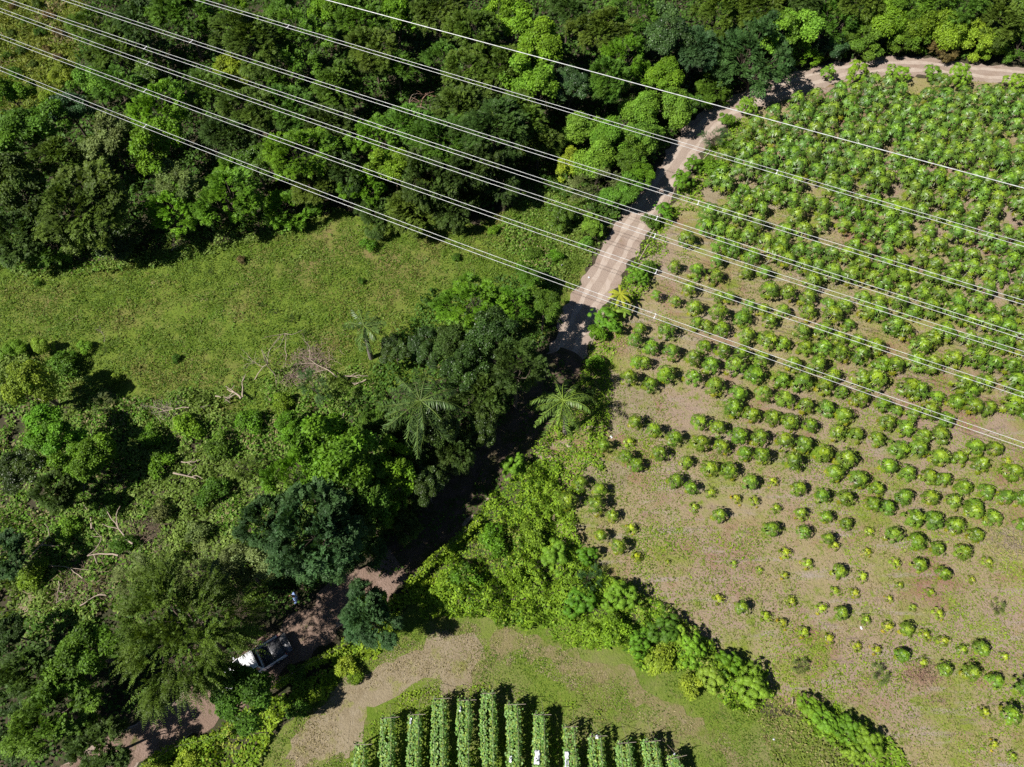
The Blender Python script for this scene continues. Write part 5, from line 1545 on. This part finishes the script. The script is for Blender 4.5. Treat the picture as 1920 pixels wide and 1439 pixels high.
LINES = [
    ('twin power cable nearest the bottom, lowest on the left edge', 11.0, [(0, 129), (640, 377), (860, 460), (1300, 620), (1720, 764), (1920, 836.5)], .42),
    ('second twin power cable from the bottom', 12.5, [(0, 69), (640, 302), (860, 382), (1100, 468), (1720, 672.5), (1920, 742)], .42),
    ('third twin power cable from the bottom, close under the fourth', 13.0, [(0, 20), (200, 90), (640, 245), (860, 321), (1100, 403.5), (1720, 598), (1920, 665)], .42),
    ('fourth twin power cable from the bottom, close above the third', 14.0, [(0, -2.5), (200, 63.5), (640, 213.5), (860, 287.5), (1100, 369), (1720, 565.5), (1920, 633.5)], .40),
    ('twin power cable second from the top, through the reddish bare tree', 15.0, [(121, 0), (200, 24.5), (640, 168.5), (860, 240), (1100, 317), (1720, 505), (1920, 569)], .40),
    ('uppermost of the twin power cables', 16.0, [(375, 0), (640, 80), (860, 146), (1100, 218.5), (1720, 398.5), (1920, 460.5)], .40),
]
M_spacer = plain('spacer metal', (.7, .7, .7), .4)
for lab, z, anch, sep in LINES:
    path, n = wire_path(anch, z)
    o0 = path[45]
    t = empty('power_line', tuple(o0))
    for s in (-.5, .5):
        g = Geo(); g.tube(path - o0 + n * s * sep, .018, 5)
        ob('conductor', g.mesh('conductor', (M_wire,), True), t)
    gs = Geo(); gs.box((0, 0, 0), (.05, sep, .03)); gs.box((0, -sep / 2, 0), (.14, .07, .07)); gs.box((0, sep / 2, 0), (.14, .07, .07))
    sm = gs.mesh('spacer', (M_spacer,))
    ang = math.atan2(n[1], n[0]) - math.pi / 2
    for k in (14, 32, 53, 71):
        ob('spacer', sm, t, tuple(path[k] - o0), (0, 0, ang))
    tag(t, lab, 'power line', 'power lines crossing above the land')
path, n = wire_path([(612, 0), (640, 8), (860, 67), (1100, 132.5), (1400, 214), (1720, 296), (1920, 355)], 20.0)
g = Geo(); g.tube(path - path[45], .03, 5)
o = ob('power_line', g.mesh('power_line', (M_wire,), True), None, tuple(path[45]))
tag(o, 'single overhead wire above all the twin cables', 'power line', 'power lines crossing above the land')

# ------------------------------------------------------------------ pickup truck (white), parked on the shaded road
M_white = plain('white car paint', (.78, .79, .82), .22, spec=.6, noise=1.5, coat=.6)
M_black = plain('black trim', (.02, .02, .022), .5)
M_glass = plain('dark glass', (.012, .014, .018), .08, spec=.9)
M_bed = plain('scratched bed liner', (.16, .16, .17), .35, metal=.5, noise=9, bump=.8)
M_chrome = plain('bright metal', (.6, .6, .62), .2, metal=.9)
M_tyre = plain('tyre rubber', (.03, .03, .03), .85)
M_lamp = plain('red lamp lens', (.45, .02, .02), .3)
M_head = plain('clear lamp lens', (.8, .8, .78), .15)


def prism(profile, y0, y1, mat, name, parent, inset=0.0):
    """side profile (x,z) swept across the width; optional tumblehome towards the top"""
    zmin = min(p[1] for p in profile); zmax = max(p[1] for p in profile)
    def row(y):
        o_ = []
        for x, z in profile:
            k = (z - zmin) / (zmax - zmin + 1e-9)
            o_.append((x, y * (1 - inset * k), z))
        return o_
    V = row(y0) + row(y1); n = len(profile)
    F = [tuple(range(n))[::-1], tuple(range(n, 2 * n))] + [(i, (i + 1) % n, n + (i + 1) % n, n + i) for i in range(n)]
    me_ = bpy.data.meshes.new(name); me_.from_pydata(V, [], F); me_.materials.append(mat); me_.update()
    o_ = ob(name, me_, parent)
    bv = o_.modifiers.new('bevel', 'BEVEL'); bv.width = .035; bv.segments = 2; bv.limit_method = 'ANGLE'
    return o_


def truck():
    rear = P(537, 1213, .9); front = P(418, 1290, .9)
    ctr = P(478, 1249, 0)
    d = unit((front - rear)[:2])
    t = empty('pickup_truck', (ctr[0], ctr[1], 0), math.atan2(d[1], d[0]))
    # lower body and bonnet; +x is forward
    prism([(.55, .42), (2.45, .42), (2.55, .60), (2.50, .95), (2.30, 1.06), (1.25, 1.12), (.55, 1.12)], -.88, .88, M_white, 'body', t, .03)
    prism([(-.75, .42), (.55, .42), (.55, 1.12), (-.75, 1.12)], -.88, .88, M_white, 'cab_side', t, .03)
    prism([(-.68, 1.122), (1.12, 1.122), (.52, 1.70), (-.50, 1.72)], -.80, .80, M_glass, 'window', t, .16)
    prism([(-.58, 1.70), (.50, 1.69), (.42, 1.765), (-.46, 1.785)], -.68, .68, M_white, 'roof', t, .05)
    for s in (-1, 1):
        g = Geo()
        g.tube([(.98, s * .80, 1.13), (.48, s * .68, 1.71)], .035, 5); g.tube([(-.62, s * .80, 1.13), (-.50, s * .68, 1.72)], .05, 5)
        g.tube([(.05, s * .81, 1.13), (.02, s * .69, 1.72)], .03, 5)
        ob('pillar', g.mesh('pillar', (M_white,)), t)
    # bed: floor, two side walls, front wall, tailgate hanging open
    g = Geo(); g.box((-1.62, 0, .62), (1.66, 1.5, .05))
    for i in range(9):
        g.box((-1.62, -.62 + i * .155, .655), (1.62, .05, .02))
    ob('bed_floor', g.mesh('bed_floor', (M_bed,)), t)
    for s in (-1, 1):
        prism([(-2.46, .45), (-.77, .45), (-.77, 1.10), (-2.46, 1.10)], s * .76, s * .88, M_white, 'bed_side', t)
        g = Geo(); g.box((-1.62, s * .82, 1.115), (1.66, .09, .03)); ob('bed_rail', g.mesh('bed_rail', (M_black,)), t)
        g = Geo(); g.box((-2.475, s * .80, .85), (.03, .13, .34)); ob('tail_light', g.mesh('tail_light', (M_lamp,)), t)
        g = Geo(); g.box((2.46, s * .66, .82), (.12, .34, .18)); ob('headlight', g.mesh('headlight', (M_head,)), t)
        g = Geo(); g.box((.85, s * .99, 1.16), (.12, .2, .15)); ob('mirror', g.mesh('mirror', (M_white,)), t)
    g = Geo(); g.box((-2.72, 0, .66), (.50, 1.50, .05)); g.box((-2.95, 0, .685), (.03, 1.5, .03)); ob('tailgate', g.mesh('tailgate', (M_bed,)), t)
    g = Geo(); g.box((-2.50, 0, .60), (.10, 1.55, .10)); ob('rear_bumper', g.mesh('rear_bumper', (M_chrome,)), t)
    g = Geo(); g.box((2.60, 0, .52), (.14, 1.72, .20)); ob('front_bumper', g.mesh('front_bumper', (M_white,)), t)
    g = Geo(); g.box((2.54, 0, .80), (.06, .9, .2)); ob('grille', g.mesh('grille', (M_black,)), t)
    for sx, sy in ((1.72, 1), (1.72, -1), (-1.62, 1), (-1.62, -1)):
        g = Geo()
        a = np.linspace(0, 2 * np.pi, 20, endpoint=False)
        ring = lambda rad, y: np.stack([np.cos(a) * rad, np.full(20, y), np.sin(a) * rad], 1)
        V = np.concatenate([ring(.22, -.11), ring(.34, -.11), ring(.36, -.06), ring(.36, .06), ring(.34, .11), ring(.22, .11)])
        F = [(k * 20 + i, k * 20 + (i + 1) % 20, (k + 1) * 20 + (i + 1) % 20, (k + 1) * 20 + i) for k in range(5) for i in range(20)]
        g.add(V, F)
        w = ob('wheel', g.mesh('wheel', (M_tyre,), True), t, (sx, sy * .80, .36))
        g = Geo(); V = np.concatenate([ring(.22, -.08), ring(.06, -.05), ring(.06, .05), ring(.22, .08)])
        g.add(V, [(k * 20 + i, k * 20 + (i + 1) % 20, (k + 1) * 20 + (i + 1) % 20, (k + 1) * 20 + i) for k in range(3) for i in range(20)])
        ob('rim', g.mesh('rim', (M_chrome,)), w)
    tag(t, 'white pickup truck with an empty bed, half hidden under trees on the shaded road', 'pickup truck')


truck()

# ------------------------------------------------------------------ the man on the shaded road
def skin_body(name, verts, edges, radii, mat, parent, sub=2):
    me_ = bpy.data.meshes.new(name); me_.from_pydata(verts, edges, []); me_.update()
    o_ = bpy.data.objects.new(name, me_); COL.objects.link(o_); o_.parent = parent
    md = o_.modifiers.new('skin', 'SKIN')
    for i, rr in enumerate(radii):
        o_.data.skin_vertices[0].data[i].radius = rr if isinstance(rr, tuple) else (rr, rr)
    o_.data.skin_vertices[0].data[0].use_root = True
    sb = o_.modifiers.new('sub', 'SUBSURF'); sb.levels = sub; sb.render_levels = sub
    o_.data.materials.append(mat)
    return o_


def man():
    p = P(555, 1122, 0.9)
    t = empty('person', (p[0], p[1], 0), math.radians(200))
    M_shirt = plain('light blue shirt', (.36, .50, .88), .8, noise=5)
    M_trou = plain('dark trousers', (.03, .035, .05), .9)
    M_skin = plain('brown skin', (.22, .12, .075), .6)
    M_hair = plain('black hair', (.012, .011, .01), .7)
    M_shoe = plain('dark shoes', (.03, .025, .02), .7)
    # body: one continuous figure, +x is where he faces
    V = [(0, 0, .95), (0, 0, 1.12), (0, 0, 1.30), (.02, 0, 1.43), (.03, 0, 1.52), (.04, 0, 1.60),          # spine, neck, head base 0-5
         (0, .20, 1.41), (-.03, .38, 1.20), (.20, .46, 1.10), (.26, .47, 1.08),                               # left arm 6-9
         (0, -.20, 1.41), (.02, -.38, 1.18), (.26, -.32, 1.12), (.32, -.30, 1.12),                            # right arm, bent 10-13
         (0, .10, .88), (.06, .11, .48), (.02, .12, .09), (.17, .13, .04),                                    # left leg 14-17
         (0, -.10, .88), (-.03, -.11, .48), (-.14, -.12, .10), (.00, -.13, .04)]                              # right leg 18-21
    E = [(0, 1), (1, 2), (2, 3), (3, 4), (4, 5), (3, 6), (6, 7), (7, 8), (8, 9), (3, 10), (10, 11), (11, 12), (12, 13), (0, 14), (14, 15), (15, 16), (16, 17), (0, 18), (18, 19), (19, 20), (20, 21)]
    R = [.14, .125, .145, .11, .055, .06, .065, .045, .034, .03, .065, .045, .034, .03, .085, .06, .042, .04, .085, .06, .042, .04]
    b = skin_body('body', V, E, R, M_skin, t)
    # head with face
    g = Geo()
    a = np.linspace(0, 2 * np.pi, 18, endpoint=False); rings = []
    for k in range(10):
        ph = math.pi * (k + .5) / 10
        z = math.cos(ph) * .125; rr = math.sin(ph)
        x = np.cos(a) * rr * .098; y = np.sin(a) * rr * .078 * (1 - .18 * max(0, -z) / .12)
        nose = np.exp(-((a - 0 + np.pi) % (2 * np.pi) - np.pi) ** 2 / .03) * math.exp(-((z + .01) / .03) ** 2) * .022
        eye = -(np.exp(-(((a - .35 + np.pi) % (2 * np.pi) - np.pi) / .16) ** 2) + np.exp(-(((a + .35 + np.pi) % (2 * np.pi) - np.pi) / .16) ** 2)) * math.exp(-((z - .01) / .02) ** 2) * .012
        rings.append(np.stack([x + nose + eye, y, np.full(18, z)], 1))
    Vh = np.concatenate(rings); Fh = [(k * 18 + i, (k + 1) * 18 + i, (k + 1) * 18 + (i + 1) % 18, k * 18 + (i + 1) % 18) for k in range(9) for i in range(18)]
    g.add(Vh, Fh)
    for s in (-1, 1):
        g.box((0, s * .082, 0), (.035, .018, .06))
    g.box((.088, 0, -.062), (.012, .045, .012))
    hd = ob('head', g.mesh('head', (M_skin,), True), t, (.06, 0, 1.66))
    g = Geo()
    V2 = []
    for k in range(5):
        ph = math.pi * .52 * (k + .15) / 4.6
        V2.append(np.stack([np.cos(a) * math.sin(ph) * .104 - .008, np.sin(a) * math.sin(ph) * .086, np.full(18, math.cos(ph) * .133)], 1))
    g.add(np.concatenate(V2), [(k * 18 + i, (k + 1) * 18 + i, (k + 1) * 18 + (i + 1) % 18, k * 18 + (i + 1) % 18) for k in range(4) for i in range(18)])
    g.add([(V2[0][0] * 0 + [-.008, 0, .134])] + [V2[0][0], V2[0][6], V2[0][12]], [(0, 1, 2, 3)])
    g.box((-.03, 0, .05), (.12, .12, .14))
    ob('hair', g.mesh('hair', (M_hair,), True), hd)
    # shirt and trousers as slightly larger skins over the body
    Vs = [V[0], V[1], V[2], V[3], V[6], V[7], V[10], V[11], (.03, 0, 1.47), (.16, .45, 1.115), (.21, -.33, 1.13)]
    Es = [(0, 1), (1, 2), (2, 3), (3, 4), (4, 5), (5, 9), (3, 6), (6, 7), (7, 10), (3, 8)]
    skin_body('shirt', [(x, y, z) for x, y, z in Vs], Es, [(.19, .17), (.18, .16), (.21, .18), (.17, .15), .11, .085, .11, .085, .075, .07, .07], M_shirt, t)
    Vt = [V[0], V[14], V[15], V[16], V[18], V[19], V[20]]
    skin_body('trousers', Vt, [(0, 1), (1, 2), (2, 3), (0, 4), (4, 5), (5, 6)], [.165, .11, .08, .06, .11, .08, .06], M_trou, t)
    for q in (17, 21):
        g = Geo(); g.box((V[q][0] - .04, V[q][1], .045), (.27, .10, .085), taper=.2)
        o_ = ob('shoe', g.mesh('shoe', (M_shoe,)), t)
    # hands: palm, four fingers and a thumb
    for q, s in ((9, 1), (13, -1)):
        base = np.array(V[q])
        vv = [(0, 0, 0), (.05, 0, -.02), (.09, 0, -.03)]; ee = [(0, 1), (1, 2)]; ra = [.028, (.042, .018), (.04, .016)]
        o_ = skin_body('hand', [tuple(base + np.array(x)) for x in vv], ee, ra, M_skin, t, 1)
        for f in range(4):
            y0 = (-.03 + f * .02); ln = [.060, .072, .068, .052][f]
            g = Geo(); st = base + np.array([.085, y0, -.03])
            g.tube([st, st + np.array([ln * .5, 0, -.012]), st + np.array([ln * .9, 0, -.035])], [.009, .0085, .006], 6)
            ob('finger', g.mesh('finger', (M_skin,), True), t)
        g = Geo(); st = base + np.array([.03, -s * .035, -.01]); g.tube([st, st + np.array([.03, -s * .02, -.01]), st + np.array([.055, -s * .022, -.025])], [.012, .010, .007], 6)
        ob('thumb', g.mesh('thumb', (M_skin,), True), t)
    tag(t, 'person in a light blue shirt and dark trousers walking on the shaded road', 'person')


man()

# ------------------------------------------------------------------ small pale litter on the road and field
for (u, v, s, lab) in [(1104, 521, .11, 'small white litter on the left wheel track of the road'), (1325, 962, .0, ''), (1146, 820, .13, 'white scrap on the soil right of the pale palm'), (1066, 836, .22, 'dry grey litter under the pale palm'),
                       (1614, 1178, .12, 'white scrap in the lower papaya field'), (1450, 1387, .09, 'white scrap at the lower edge of the hedge gap'), (1052, 497, .15, 'white scrap left of the road under the lowest wires')]:
    if s <= 0:
        continue
    p = P(u, v); r = np.random.RandomState(int(u)); g = Geo()
    V = [(math.cos(a) * s * r.uniform(.6, 1.2), math.sin(a) * s * r.uniform(.6, 1.2), .03 + .05 * r.rand()) for a in np.linspace(0, 6.283, 9)[:8]]
    V.append((0, 0, .12)); 
    F = [(i, (i + 1) % 8, 8, 8) for i in range(8)]
    me_ = bpy.data.meshes.new('litter'); me_.from_pydata(V, [], [(i, (i + 1) % 8, 8) for i in range(8)]); me_.materials.append(M_deadwood if u == 1066 else M_cloth); me_.update()
    o = ob('litter', me_, None, (p[0], p[1], .01)); md = o.modifiers.new('thick', 'SOLIDIFY'); md.thickness = .01
    tag(o, lab, 'litter')
